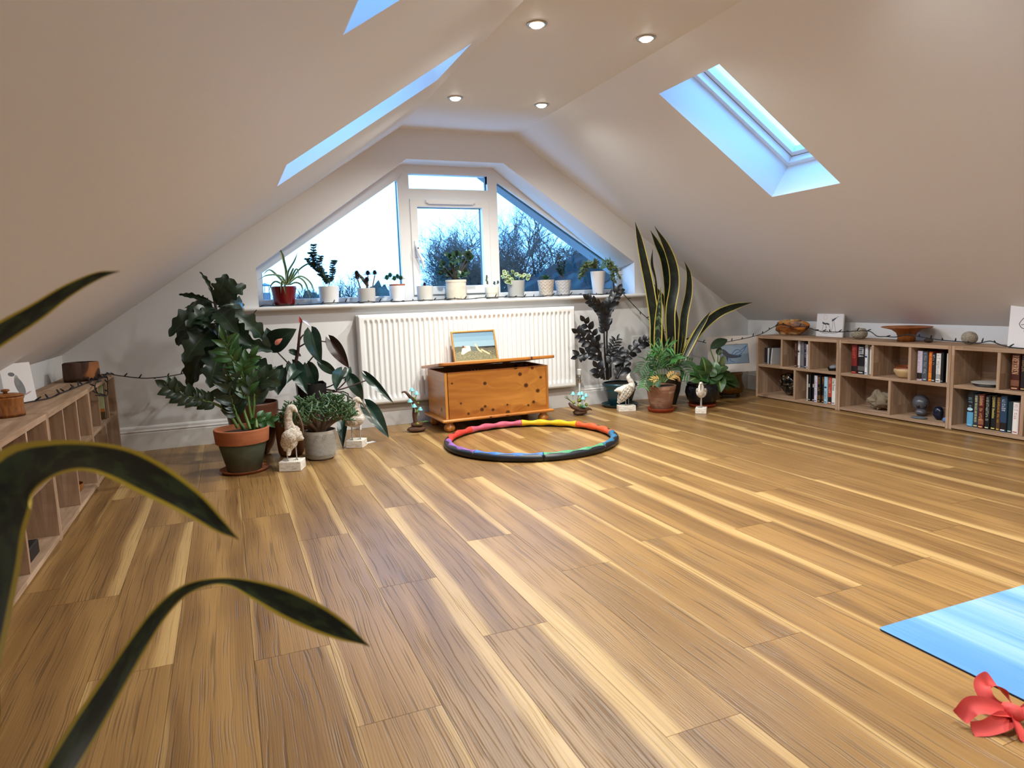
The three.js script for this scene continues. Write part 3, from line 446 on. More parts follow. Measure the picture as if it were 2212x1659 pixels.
// ---------- radiator ----------
{
  const white = M(new THREE.Color(0.86, 0.86, 0.84), 0.3), r = thing('radiator', 'long white ribbed panel radiator below the window', 'radiator', [0.02, 0.163, 0.035]);
  const W = 1.6, H = 0.6, n = 44, nx = n * 10 + 8, ny = 30, pos = [], idx = [], zf = 0.06;
  const ys = []; for (let j = 0; j <= ny; j++) ys.push(j < 8 ? j / 8 * 0.075 : j > ny - 8 ? 0.6 - (ny - j) / 8 * 0.075 : 0.075 + (j - 8) / (ny - 16) * 0.45);
  for (let j = 0; j <= ny; j++) for (let i = 0; i <= nx; i++) {
    const x = (i / nx - 0.5) * W, y = ys[j], q = (x + W / 2 - 0.03) / ((W - 0.06) / n), f = q - Math.floor(q), inX = q > 0 && q < n ? sst(0.2, 0.34, f) * sst(0.8, 0.66, f) : 0, inY = sst(0.036, 0.06, y) * sst(0.564, 0.55, y);
    const edge = sst(0, 0.008, y) * sst(0.6, 0.592, y) * sst(W / 2, W / 2 - 0.008, Math.abs(x)); pos.push(x, y, zf - 0.012 * inX * inY - 0.01 * (1 - edge));
  }
  for (let j = 0; j < ny; j++) for (let i = 0; i < nx; i++) { const a = j * (nx + 1) + i, b = a + nx + 1; idx.push(a, a + 1, b, a + 1, b + 1, b); }
  const g = new THREE.BufferGeometry(); g.setAttribute('position', new THREE.Float32BufferAttribute(pos, 3)); g.setIndex(idx); g.computeVertexNormals();
  part('front_panel', g, white, r); part('rear_panel', box(W, H, 0.012, 0, H / 2, -0.02, 0.004), white, r);
  for (const s of [-1, 1]) part('side_cover', box(0.012, H - 0.01, 0.07, s * (W / 2 - 0.005), H / 2, 0.016, 0.004), white, r);
  const gr = part('top_grille', [box(W, 0.006, 0.012, 0, H - 0.002, 0.042), box(W, 0.006, 0.012, 0, H - 0.002, -0.012)], white, r);
  part('grille_slats', Array.from({ length: 110 }, (_, i) => box(0.006, 0.006, 0.045, (i / 109 - 0.5) * (W - 0.02), H - 0.003, 0.015)), white, r).userData.kind = 'stuff';
  part('bracket', box(0.03, 0.4, 0.008, -0.6, 0.3, -0.029), white, r); part('bracket', box(0.03, 0.4, 0.008, 0.6, 0.3, -0.029), white, r);
  const chrome = M(new THREE.Color(0.75, 0.72, 0.66), 0.2, { metalness: 1 });
  const v = thing('thermostatic_valve', 'white thermostatic valve and pipe at the right end of radiator', 'valve', [0.862, 0, 0.06]);
  part('head', lathe([[0, 0.29], [0.014, 0.29], [0.018, 0.284], [0.019, 0.25], [0.016, 0.242], [0, 0.242]], 20), white, v);
  part('valve_body', [lathe([[0, 0.19], [0.013, 0.19], [0.014, 0.205], [0.011, 0.212], [0.012, 0.242], [0, 0.242]], 16), new THREE.CylinderGeometry(0.009, 0.009, 0.04, 14).rotateZ(Math.PI / 2).translate(-0.02, 0.222, 0)], chrome, v);
  part('pipe', new THREE.CylinderGeometry(0.0075, 0.0075, 0.19, 14).translate(0, 0.095, 0), white, v);
  const v2 = thing('lockshield_valve', 'small white lockshield valve and pipe at the left end of radiator', 'valve', [-0.802, 0, 0.06]);
  part('cap', lathe([[0, 0.25], [0.012, 0.25], [0.014, 0.21], [0, 0.21]], 16), white, v2); part('valve_body', lathe([[0, 0.185], [0.012, 0.185], [0.012, 0.21], [0, 0.21]], 16), chrome, v2); part('pipe', new THREE.CylinderGeometry(0.0075, 0.0075, 0.185, 14).translate(0, 0.0925, 0), white, v2);
  const s = thing('wall_socket', 'white double wall socket behind the black leaved plant', 'socket', [1.442, 0.465, 0]);
  part('plate', box(0.147, 0.087, 0.01, 0, 0, 0.005, 0.004), upvc, s);
  for (const x of [-0.035, 0.035]) { part('switch', box(0.014, 0.022, 0.006, x * 0.5, 0.022, 0.011, 0.002), upvc, s); part('pin_hole', box(0.004, 0.008, 0.001, x, 0.0, 0.0105), black, s); }
}

// ---------- pine chest, its lid ajar ----------
const pineT = woodTex(41, [158, 92, 30], [212, 144, 62], { knots: 48, streak: 16, stretch: 1.2 }), pine = M(0xffffff, 0.32, { map: pineT, clearcoat: 0.35, clearcoatRoughness: 0.3 });
{
  const c = thing('pine_chest', 'orange pine blanket chest with bun feet and lid ajar', 'chest', [0.033, 0, 0.302], 0.0245), w = 0.735, d = 0.362, y0 = 0.085, h = 0.3;
  for (const sx of [-1, 1]) for (const sz of [-1, 1]) part('bun_foot', lathe([[0, 0], [0.022, 0], [0.034, 0.012], [0.037, 0.026], [0.032, 0.042], [0.022, 0.05], [0.026, 0.058], [0.028, 0.066], [0, 0.066]], 28), pine, c, [sx * (w / 2 - 0.03), 0, sz * (d / 2 - 0.03)]);
  part('base_board', wbox(w + 0.06, 0.02, d + 0.05, 0, 0.076, 0, 'x', 0.009), pine, c);
  part('front_panel', wbox(w - 0.03, h, 0.018, 0.008, y0 + h / 2, d / 2 - 0.013, 'x', 0.003, [0.2, 0.5]), pine, c);
  part('back_panel', wbox(w - 0.036, h, 0.016, 0, y0 + h / 2, -d / 2 + 0.008, 'x'), pine, c);
  for (const s of [-1, 1]) part('side_panel', wbox(0.018, h, d, s * (w / 2 - 0.009), y0 + h / 2, 0, 'z', 0.002), pine, c);
  const lw = w + 0.07, ld = d + 0.05, s = new THREE.Shape(), rr_ = 0.04; s.moveTo(-lw / 2, 0); s.lineTo(-lw / 2, ld - rr_); s.quadraticCurveTo(-lw / 2, ld, -lw / 2 + rr_, ld); s.lineTo(lw / 2 - rr_, ld); s.quadraticCurveTo(lw / 2, ld, lw / 2, ld - rr_); s.lineTo(lw / 2, 0); s.closePath();
  const lg = new THREE.ExtrudeGeometry(s, { depth: 0.01, bevelEnabled: true, bevelSize: 0.005, bevelThickness: 0.005, bevelSegments: 3, curveSegments: 8 }); { const p = lg.attributes.position, uv = lg.attributes.uv; for (let i = 0; i < p.count; i++) uv.setXY(i, p.getY(i) + 0.3, p.getX(i)); } lg.rotateX(Math.PI / 2); lg.translate(0, 0.015, 0);
  const lid = part('lid', lg, pine, c, [0, y0 + h + 0.001, -d / 2], [-0.118, 0, 0]);
  part('hinge', new THREE.CylinderGeometry(0.004, 0.004, 0.06, 10).rotateZ(Math.PI / 2), M(lin('#8a6a30'), 0.35, { metalness: 1 }), lid, [-0.22, 0.0, -0.004]); part('hinge', new THREE.CylinderGeometry(0.004, 0.004, 0.06, 10).rotateZ(Math.PI / 2), M(lin('#8a6a30'), 0.35, { metalness: 1 }), lid, [0.22, 0, -0.004]);
  part('stay_arm', box(0.01, 0.004, 0.16, 0.25, y0 + h + 0.004, 0.02), M(lin('#c8c4ba'), 0.3, { metalness: 0.6 }), c, [0, 0, 0], [0, 0.0, 0]);
  const cl = thing('striped_cloth', 'folded dark striped cloth poking out of the chest', 'cloth', [-0.15, 0.235, 0.3]);
  const ct = tex(64, 256, (u, v) => (v * 14 % 1) < 0.25 ? [214, 206, 190] : (v * 14 % 1) < 0.6 ? [60, 50, 46] : [120, 84, 58]);
  part('fold', sweep([[-0.14, 0, 0.02], [-0.06, 0.09, 0.06], [0.02, 0.13, 0.09], [0.1, 0.148, 0.11]], [0.07, 0.05, 0.03, 0.012], 24, 14, [1, 0.5]), M(0xffffff, 0.9, { map: ct }), cl);
  part('fold', sweep([[-0.1, -0.02, -0.06], [0, 0.05, -0.04], [0.16, 0.07, -0.02]], [0.06, 0.06, 0.03], 16, 12, [1, 0.5]), M(lin('#3d3430'), 0.95), cl);
  const dk = thing('dark_blanket', 'dark folded blanket filling the chest', 'blanket', [0.15, 0.1, 0.28]); part('fold', rock(0.17, 0.16, 2, 6, 4, [1.1, 0.5, 0.6]), M(lin('#221e1e'), 0.95), dk);
}
{ // framed picture on the lid
  const f = thing('framed_picture', 'gilt framed landscape print with a reclining figure on chest lid', 'picture', [-0.008, 0.415, 0.212]); f.rotation.order = 'YXZ'; f.rotation.x = -0.3;
  const w = 0.32, h = 0.222, gold = M(lin('#b88a44'), 0.35, { metalness: 0.35 });
  for (const s of [-1, 1]) { part('frame_bar', box(w, 0.012, 0.014, 0, h / 2 + s * (h - 0.012) / 2, 0, 0.004), gold, f); part('frame_bar', box(0.012, h, 0.0142, s * (w - 0.012) / 2, h / 2, 0, 0.004), gold, f); }
  const t = canvasTex(640, 440, (c, W, H) => {
    const g = ['#6f93a8', '#7fa2b4', '#8fb0bd']; g.forEach((k, i) => { c.fillStyle = k; c.fillRect(0, i * 70, W, 90); });
    c.fillStyle = '#5c5a44'; c.beginPath(); c.moveTo(0, 220); c.quadraticCurveTo(120, 200, 220, 250); c.quadraticCurveTo(400, 230, 500, 260); c.quadraticCurveTo(600, 240, 640, 270); c.lineTo(640, 440); c.lineTo(0, 440); c.fill();
    c.fillStyle = '#7d7a5c'; c.beginPath(); c.moveTo(0, 320); c.quadraticCurveTo(200, 250, 420, 310); c.lineTo(640, 400); c.lineTo(640, 440); c.lineTo(0, 440); c.fill();
    for (let i = 0; i < 900; i++) { const x = hash(i, 1, 2) * 640, y = 290 + hash(i, 2, 2) * 150; c.fillStyle = ['#9a9468', '#4c5038', '#b0a47c', '#687048'][i % 4]; c.fillRect(x, y, 3 + hash(i, 3, 2) * 9, 2 + hash(i, 4, 2) * 5); }
    c.fillStyle = '#e6dcc6'; c.beginPath(); c.moveTo(120, 250); c.quadraticCurveTo(190, 190, 250, 215); c.lineTo(260, 280); c.quadraticCurveTo(190, 300, 130, 340); c.lineTo(95, 330); c.fill();
    c.fillStyle = '#c99a72'; c.beginPath(); c.ellipse(160, 225, 24, 17, 0.4, 0, 7); c.fill(); c.fillStyle = '#54402c'; c.beginPath(); c.ellipse(140, 222, 18, 18, 0, 0, 7); c.fill();
    c.fillStyle = '#5d6a62'; c.beginPath(); c.moveTo(245, 215); c.lineTo(330, 230); c.lineTo(350, 300); c.lineTo(255, 290); c.fill();
    c.strokeStyle = '#e0c296'; c.lineWidth = 24; c.lineCap = 'round'; c.lineJoin = 'round'; c.beginPath(); c.moveTo(335, 195); c.lineTo(370, 275); c.lineTo(410, 310); c.stroke(); c.beginPath(); c.moveTo(420, 280); c.lineTo(530, 350); c.stroke();
  });
  part('picture_sheet', box(w - 0.02, h - 0.02, 0.003, 0, h / 2, -0.001), M(0xffffff, 0.35, { map: t, clearcoat: 0.5, clearcoatRoughness: 0.05 }), f);
  part('backing', box(w - 0.014, h - 0.014, 0.003, 0, h / 2, -0.005), M(lin('#6a543a'), 0.9), f);
}

// ---------- exercise hoop ----------
{
  const hp = thing('exercise_hoop', 'multicoloured foam exercise hoop lying on the floor', 'hoop', [0.02, 0, 1.03]), R = 0.49, r = 0.02;
  const cols = ['#c2566c', '#e0b400', '#d9592c', '#2c6a8c', '#4f9468', '#3a6fb4', '#8d5a9c', '#d63c30'], th0 = Math.atan2(-0.94, 0.34); // first boundary behind, going clockwise seen from above
  const foam = M(0xffffff, 0.55), holes = tex(256, 64, (u, v) => { const a = (u * 22) % 1 - 0.5, b = (v * 5) % 1 - 0.5; return a * a + b * b < 0.06 ? 40 : 200; }, false);
  const blk = M(lin('#16171a'), 0.4), at = (a, rad, y) => V(Math.cos(a) * rad, y, Math.sin(a) * rad);
  cols.forEach((c, k) => {
    const a0 = -1.28 + (k - 1) * Math.PI / 4, a1 = a0 + Math.PI / 4 - 0.0005;
    const P = Array.from({ length: 17 }, (_, i) => at(mix(a0, a1, i / 16), R, r)), Q = Array.from({ length: 33 }, (_, i) => at(mix(a0, a1, i / 32), R - 0.011 + 0.004 * Math.cos(i / 32 * Math.PI * 6), r + 0.007));
    const seg = part('segment', sweep(P, [r, r], 32, 14), blk, hp);
    part('grip_pad', sweep(Q, Array.from({ length: 33 }, (_, i) => 0.0175 + 0.0035 * Math.cos(i / 32 * Math.PI * 6)), 64, 14), M(lin(c), 0.55, { bumpMap: holes, bumpScale: 0.002 }), seg);
  });
}
// ---------- yoga mat and knotted red cloth ----------
{
  const mt = tex(512, 1024, (u, v) => { const s = fbm(u * 9 + 0.6 * fbm(u * 3, v * 2, 3), v * 1.2, 51, 4), f = vn(u * 150, v * 9, 7), band = fbm(u * 3.2, v * 0.6, 77, 3); let c = mix3([88, 140, 200], [146, 182, 212], clamp((s - 0.35) * 2.6)); c = mix3(c, [188, 202, 214], sst(0.6, 0.75, band) * 0.6 * f); return [c[0] - 12 * f, c[1] - 8 * f, c[2] - 4 * f]; });
  const m = thing('yoga_mat', 'pale blue streaked yoga mat at the right edge', 'yoga mat', [0.16, 0, 4.4]);
  const s = new THREE.Shape(), w = 0.61, l = 1.79, q = 0.012; s.moveTo(-w / 2 + q, -l / 2); s.lineTo(w / 2 - q, -l / 2); s.quadraticCurveTo(w / 2, -l / 2, w / 2, -l / 2 + q); s.lineTo(w / 2, l / 2); s.lineTo(-w / 2, l / 2); s.lineTo(-w / 2, -l / 2 + q); s.quadraticCurveTo(-w / 2, -l / 2, -w / 2 + q, -l / 2);
  const lay = (d, y, mat, name) => { const g = new THREE.ExtrudeGeometry(s, { depth: d, bevelEnabled: false }), p = g.attributes.position, uv = g.attributes.uv; for (let i = 0; i < p.count; i++) uv.setXY(i, p.getX(i) / w + 0.5, p.getY(i) / l + 0.5); g.rotateX(Math.PI / 2); g.translate(0, y, 0); part(name, g, mat, m); };
  lay(0.0035, 0.0038, M(lin('#1d2740'), 0.8), 'base_layer'); lay(0.0012, 0.005, M(0xffffff, 0.75, { map: mt }), 'top_layer');
  const red = M(lin('#d2453f'), 0.7, { sheen: 0.4 }), b = thing('knotted_cloth', 'coral red stretchy band tied in a bow beside the mat', 'band', [-.235,0,3.875]);
  part('knot', rock(0.017, 0.12, 2, 4, 4, [0.9, 1, 1.25]), red, b, [0.0, 0.003, 0.0]);
  const up = [0, 1, 0.2];
  part('loop', strap([[0.005, 0.016, 0, 0.018], [-0.012, 0.026, -0.03, 0.026], [0.002, 0.045, -0.06, 0.03], [0.03, 0.044, -0.064, 0.032], [0.045, 0.02, -0.035, 0.028], [0.012, 0.014, -0.004, 0.016]], [[-1, 0.4, 0.3], [-1, 0.6, 0], [0, 0.5, 1], [1, 0.5, 0.3], [0.6, 0.4, 0.3]], { seg: 40, th: 0.002 }), red, b);
  part('tail', strap([[-0.008, 0.018, 0, 0.02], [-0.04, 0.03, -0.012, 0.035], [-0.075, 0.034, -0.03, 0.034], [-0.098, 0.016, -0.035, 0.03]], [[0, 1, 0.5], [0.2, 0.8, 0.7], [-0.3, 0.8, 0.6]], { th: 0.002, dish: 0.5 }), red, b);
  part('tail', strap([[-0.008, 0.012, 0.005, 0.018], [-0.04, 0.018, 0.008, 0.034], [-0.08, 0.01, 0.0, 0.028], [-0.1, 0.008, -0.01, 0.026]], [[0, 1, 0.8], [0, 0.6, 1]], { th: 0.002, dish: 0.4 }), red, b);
  part('tail', strap([[-0.01, 0.016, 0.01, 0.018], [-0.035, 0.016, 0.03, 0.034], [-0.05, 0.006, 0.045, 0.024]], [[0.2, 0.8, 0.8], [0.4, 0.5, 1]], { th: 0.002, dish: 0.4, seg: 14 }), red, b);
  part('loop', strap([[0.01, 0.016, 0.005, 0.018], [0.05, 0.03, 0.03, 0.036], [0.1, 0.035, 0.02, 0.04], [0.11, 0.012, 0.0, 0.036], [0.06, 0.01, -0.002, 0.03], [0.015, 0.012, 0, 0.018]], [[0, 1, 0.6], [0.6, 0.6, 0.5], [0.3, 0.3, 0.9]], { th: 0.002 }), red, b);
}

// ---------- carved birds ----------
const carve = tex(256, 256, (u, v) => { const n = fbm(u * 6, v * 30, 3, 4), s = sst(0.5, 0.72, vn(u * 40, v * 60, 6) * 0.6 + n * 0.5); return mix3(mix3([222, 214, 200], [190, 172, 148], n * 0.6), [120, 98, 76], s * 0.5); });
const whiteW = tex(256, 256, (u, v) => mix3([228, 222, 210], [186, 170, 148], sst(0.45, 0.8, fbm(u * 8, v * 26, 13, 4))));
const birdM = M(0xffffff, 0.75, { map: carve }), birdW = M(0xffffff, 0.7, { map: whiteW }), legM = M(lin('#9d988e'), 0.5), beakM = M(lin('#6f5b46'), 0.6);
function birdBlock(b, w, h, d) { part('block', box(w, h, d, 0, h / 2, 0, 0.003), birdW, b); }
function feet(b, x, z, top, y0, lean = 0) { const l = part('leg', tube([[x, y0, z], [x + lean, top, z * 0.6]], 0.0035, 6, 8), legM, b); part('foot', [-0.5, 0, 0.5].map(a => tube([[x, y0 + 0.004, z], [x + Math.sin(a) * 0.024, y0 + 0.002, z + Math.cos(a) * 0.024]], 0.0022, 3, 6)), legM, l); }
{ // curlew, head bowed (faces +x)
  const b = thing('carved_bird', 'carved curlew with bowed head and long bill beside terracotta pot', 'bird figure', [-1.318, 0, 0.985], -0.35, 'carved wooden wading birds');
  birdBlock(b, 0.112, 0.05, 0.1); feet(b, -0.02, 0.012, 0.13, 0.05, 0.0); feet(b, 0.022, -0.01, 0.13, 0.05, 0.0);
  part('body', sweep([[-0.008, 0.098, 0], [0, 0.15, 0], [0.004, 0.2, 0], [-0.004, 0.25, 0], [0.0, 0.295, 0], [0.014, 0.325, 0], [0.034, 0.312, 0], [0.045, 0.295, 0]], [0.012, 0.04, 0.05, 0.03, 0.022, 0.022, 0.02, 0.006], 48, 20, [1, 0.9]), birdM, b);
  part('bill', sweep([[0.04, 0.3, 0], [0.055, 0.27, 0], [0.066, 0.23, 0], [0.068, 0.185, 0]], [0.006, 0.0025], 16, 8), beakM, b);
  for (const s of [-1, 1]) part('wing', sweep([[0.03, 0.215, s * 0.03], [0.005, 0.18, s * 0.045], [-0.02, 0.14, s * 0.034], [-0.03, 0.1, s * 0.012]], [0.018, 0.036, 0.026, 0.006], 24, 12, [0.4, 1]), birdM, b);
  part('breast', sweep([[0.012, 0.19, 0], [0.05, 0.165, 0], [0.066, 0.155, 0]], [0.044, 0.03, 0.008], 16, 14), birdM, b);
  part('tail', sweep([[-0.004, 0.13, 0], [-0.012, 0.1, 0], [-0.016, 0.075, 0]], [0.03, 0.026, 0.02], 12, 10, [1, 0.5]), birdW, b);
}
{ // wader half hidden by the succulent, bill pointing down right
  const b = thing('carved_bird', 'carved white breasted wader standing right of the grey patterned pot', 'bird figure', [-0.92, 0, 0.6], -0.5, 'carved wooden wading birds');
  birdBlock(b, 0.1, 0.045, 0.09); feet(b, -0.022, 0.01, 0.13, 0.045); feet(b, 0.02, -0.012, 0.13, 0.045);
  part('body', sweep([[-0.06, 0.13, 0], [-0.03, 0.15, 0], [0.005, 0.17, 0], [0.015, 0.21, 0], [0.005, 0.25, 0], [0.012, 0.282, 0], [0.036, 0.272, 0], [0.048, 0.262, 0]], [0.008, 0.036, 0.048, 0.034, 0.022, 0.021, 0.018, 0.005], 48, 20), birdM, b);
  part('breast', sweep([[0.012, 0.215, 0], [0.022, 0.17, 0], [-0.006, 0.135, 0]], [0.012, 0.036, 0.02], 16, 16), birdW, b);
  part('bill', sweep([[0.044, 0.265, 0], [0.075, 0.22, 0], [0.11, 0.15, 0]], [0.005, 0.002], 16, 8), beakM, b);
  single('paper_tag', 'small white paper tag lying behind the wader block', 'tag', box(0.07, 0.001, 0.035, 0, 0.0008, 0), M(lin('#e8e6e0'), 0.8), [-0.83, 0, 0.52], 0.4);
}
{ // stooping goose like bird by the teal pot (faces +x, wings swept back)
  const b = thing('carved_bird', 'carved bird with bold feathered wing in front of the teal pot', 'bird figure', [1.055, 0, 0.41], -0.35, 'carved wooden wading birds');
  birdBlock(b, 0.125, 0.042, 0.08); feet(b, -0.005, 0.012, 0.09, 0.042); feet(b, 0.02, -0.012, 0.09, 0.042);
  part('body', sweep([[-0.085, 0.15, 0], [-0.05, 0.155, 0], [0.0, 0.15, 0], [0.035, 0.17, 0], [0.04, 0.205, 0], [0.022, 0.235, 0], [0.022, 0.256, 0], [0.03, 0.272, 0]], [0.006, 0.02, 0.042, 0.042, 0.03, 0.019, 0.017, 0.004], 48, 20), birdW, b);
  const ft = tex(256, 256, (u, v) => { const k = Math.abs(((u * 9 + Math.abs(((v * 12) % 1) - 0.5) * 1.2) % 1) - 0.5); return mix3([70, 58, 46], [222, 214, 198], sst(0.08, 0.2, k) * sst(0.02, 0.12, Math.abs(((v * 7) % 1) - 0.5) + 0.03)); });
  for (const s of [-1, 1]) part('wing', sweep([[0.03, 0.185, s * 0.032], [0.005, 0.15, s * 0.042], [-0.03, 0.1, s * 0.034], [-0.06, 0.058, s * 0.02]], [0.016, 0.036, 0.028, 0.006], 28, 14, [0.35, 1]), M(0xffffff, 0.75, { map: ft }), b);
  part('bill', sweep([[0.03, 0.262, 0], [0.036, 0.235, 0], [0.034, 0.205, 0]], [0.006, 0.002], 12, 8), beakM, b);
}
{ // small round wader facing viewer
  const b = thing('carved_bird', 'small round carved wader facing forward before the black pot', 'bird figure', [1.44, 0, 0.77], -2.3, 'carved wooden wading birds');
  birdBlock(b, 0.085, 0.038, 0.075); feet(b, -0.016, 0.006, 0.12, 0.038); feet(b, 0.018, -0.004, 0.12, 0.038);
  part('body', sweep([[-0.07, 0.165, 0], [-0.045, 0.15, 0], [-0.01, 0.138, 0], [0.02, 0.15, 0], [0.024, 0.178, 0], [0.018, 0.205, 0], [0.032, 0.212, 0], [0.04, 0.206, 0]], [0.005, 0.02, 0.035, 0.034, 0.022, 0.02, 0.014, 0.004], 44, 20), birdW, b);
  for (const s of [-1, 1]) part('wing', sweep([[0.012, 0.165, s * 0.026], [-0.02, 0.15, s * 0.03], [-0.06, 0.155, s * 0.014]], [0.012, 0.02, 0.004], 18, 10, [0.4, 1]), birdM, b);
  part('bill', sweep([[0.036, 0.207, 0], [0.052, 0.19, 0], [0.06, 0.165, 0]], [0.005, 0.002], 10, 8), beakM, b);
}
// ---------- driftwood ornaments with turquoise toadstools ----------
{
  const bark = tex(128, 256, (u, v) => mix3([58, 36, 24], [118, 82, 56], fbm(u * 14, v * 9, 5, 4))), barkM = M(0xffffff, 0.7, { map: bark }), cap = M(lin('#7cc6cc'), 0.4), stemM = M(lin('#a9c9bc'), 0.55), moss = M(lin('#87913c'), 0.95), sprig = M(lin('#5d7a3a'), 0.8);
  const capG = lathe([[0, 0.024], [0.006, 0.021], [0.012, 0.01], [0.0185, 0.001], [0.017, -0.001], [0.003, 0.0]], 20);
  const shroom = (t, p, lean) => { const s = part('toadstool', tube([[p[0] - lean, p[1] - 0.035, p[2]], [p[0] - lean * 0.9, p[1] - 0.015, p[2] + 0.002], [p[0], p[1], p[2]]], 0.0035, 8, 8), stemM, t); part('cap', capG, cap, s, p, [0, 0, -lean * 4]); };
  const mossB = (t, p, r, sd) => part('moss', rock(r * 0.6, 0.35, 4, sd, 4), moss, t, p);
  const rockM = M(0xffffff, 0.9, { map: bark });
  const a = thing('driftwood_ornament', 'upright driftwood ornament with turquoise toadstools left of chest', 'ornament', [-0.488, 0, 0.34]);
  part('stone_base', rock(0.062, 0.12, 1.6, 2, 4, [1, 0.3, 0.8]), rockM, a); part('stone_base', rock(0.045, 0.2, 2.2, 4, 4, [0.9, 0.4, 0.8]), rockM, a, [0.008, 0.03, 0]);
  part('driftwood', sweep([[0, 0.04, 0], [-0.008, 0.1, 0], [-0.002, 0.16, 0], [-0.008, 0.2, 0], [-0.035, 0.235, 0], [-0.066, 0.268, 0], [-0.085, 0.264, 0]], [0.017, 0.014, 0.017, 0.018, 0.012, 0.009, 0.005], 40, 12), barkM, a);
  for (const [x, y, z, l] of [[-0.02, 0.27, 0.01, 0.004], [0.008, 0.245, 0.012, 0.006], [-0.038, 0.2, 0.02, -0.01], [-0.014, 0.166, 0.028, -0.004], [0.028, 0.14, 0.012, 0.012]]) shroom(a, [x, y, z], l);
  mossB(a, [-0.006, 0.21, 0.012], 0.014, 3); mossB(a, [0.004, 0.125, 0.014], 0.016, 5); mossB(a, [0.0, 0.045, 0.03], 0.016, 8); mossB(a, [0.016, 0.18, 0.008], 0.011, 9);
  part('sprig', Array.from({ length: 14 }, (_, i) => { const q = i / 14 * 6.28; return sweep([[0.04, 0.05, 0.01], [0.045 + Math.cos(q) * 0.018, 0.065, 0.01 + Math.sin(q) * 0.018], [0.045 + Math.cos(q) * 0.034, 0.062, 0.01 + Math.sin(q) * 0.034]], [0.0025, 0.0008], 4, 5); }), sprig, a);
  const b = thing('driftwood_ornament', 'low driftwood ornament with toadstools and succulents right of chest', 'ornament', [0.69, 0, 0.38]);
  part('stone_base', rock(0.05, 0.14, 1.8, 7, 4, [1, 0.4, 0.8]), rockM, b);
  part('driftwood', sweep([[-0.085, 0.095, 0], [-0.07, 0.075, 0.01], [-0.035, 0.052, 0.02], [0.01, 0.04, 0.025], [0.07, 0.04, 0.02], [0.085, 0.03, 0.02]], [0.008, 0.016, 0.014, 0.018, 0.012, 0.004], 36, 12), barkM, b);
  for (const [x, y, z, l] of [[-0.05, 0.15, 0.0, 0.004], [-0.004, 0.145, 0.005, 0.004], [0.02, 0.146, 0.0, 0.008], [0.016, 0.115, 0.025, 0.006], [0.048, 0.13, 0.01, 0.012]]) shroom(b, [x, y, z], l);
  mossB(b, [-0.055, 0.085, 0.018], 0.018, 12); mossB(b, [-0.02, 0.062, 0.03], 0.02, 13); mossB(b, [0.045, 0.06, 0.02], 0.018, 15); mossB(b, [0.0, 0.09, 0.0], 0.026, 16);
  const sl = leafGeo(t => 0.5 * Math.pow(Math.sin(Math.PI * Math.pow(t, 0.6)), 0.8), { nu: 6, nv: 4 }), sg = M(lin('#5e8a70'), 0.6);
  for (let i = 0; i < 12; i++) { const q = i * 2.4, r = 0.012 + 0.018 * (i % 3) / 2; leaf(b, sl, sg, [0.69, 0.055, 0.415], [0.69 + Math.cos(q) * r * 1.4, 0.062 + 0.02 * (1 - (i % 3) / 2), 0.415 + Math.sin(q) * r], 0.02, [Math.cos(q) * 0.3, 1, 0.6], 'rosette_leaf'); }
  for (let i = 0; i < 6; i++) { const q = rr(2.4, 4); part('sprig', sweep([[-0.05, 0.09, 0], [-0.07 + Math.cos(q) * 0.02, 0.12, rr(-0.01, 0.02)], [-0.08 + Math.cos(q) * 0.045, 0.13 + 0.02 * i / 3, rr(-0.02, 0.03)]], [0.0025, 0.0008], 8, 5), sprig, b); }
}
// ---------- brass planter with the mounted print on it ----------
{
  const bt = tex(512, 128, (u, v) => { const k = Math.sin(u * 60) * Math.sin(v * 28 + 2 * Math.sin(u * 30)); return 120 + 80 * sst(0, 0.4, k) * sst(0.15, 0.3, v) * sst(0.9, 0.75, v); }, false);
  const brass = M(lin('#7a5a2c'), 0.38, { metalness: 0.85, bumpMap: bt, bumpScale: 0.006 });
  const b = thing('brass_planter', 'embossed brass cauldron planter in the right corner', 'planter', [2.07, 0, 0.26]);
  part('vessel', lathe([[0, 0.026], [0.1, 0.026], [0.136, 0.04], [0.146, 0.075], [0.13, 0.12], [0.124, 0.16], [0.134, 0.185], [0.14, 0.19], [0.132, 0.193], [0.118, 0.17], [0.12, 0.06], [0, 0.05]], 56), brass, b);
  for (let i = 0; i < 3; i++) { const a = i * 2.094 + 0.5; part('foot', lathe([[0, 0], [0.012, 0], [0.015, 0.01], [0.01, 0.03], [0, 0.03]], 14), brass, b, [Math.cos(a) * 0.1, 0, Math.sin(a) * 0.1]); }
  const p = print('mounted_print', 'mounted blue whale print in glossy wrap on the brass planter', 0.44, 0.29, 0.005, [2.13, 0.194, 0.3], -0.2, 0.2, (c, w, h) => {
    c.fillStyle = '#efe9e2'; c.fillRect(0, 0, w, h); c.fillStyle = '#8aa0b4'; c.fillRect(120, 80, 290, 178); c.fillStyle = '#9fb6cc'; c.fillRect(120, 80, 290, 90); c.strokeStyle = '#2c3848'; c.lineWidth = 3; c.strokeRect(120, 80, 290, 178);
    c.fillStyle = '#4b5262'; c.beginPath(); c.moveTo(140, 120); c.quadraticCurveTo(170, 110, 210, 160); c.quadraticCurveTo(280, 190, 340, 180); c.lineTo(330, 200); c.quadraticCurveTo(250, 215, 205, 200); c.lineTo(190, 245); c.lineTo(180, 190); c.quadraticCurveTo(140, 170, 140, 120); c.fill();
    penLines(c, [[240, 175, 280, 110, 330, 140, 380, 110, 400, 95], [260, 180, 300, 150, 340, 150], [300, 190, 360, 160, 395, 100], [215, 205, 230, 250, 260, 240]], '#3f6fae', 6);
  }, { edge: '#d8d2ca', coat: 1, rough: 0.4 });
}

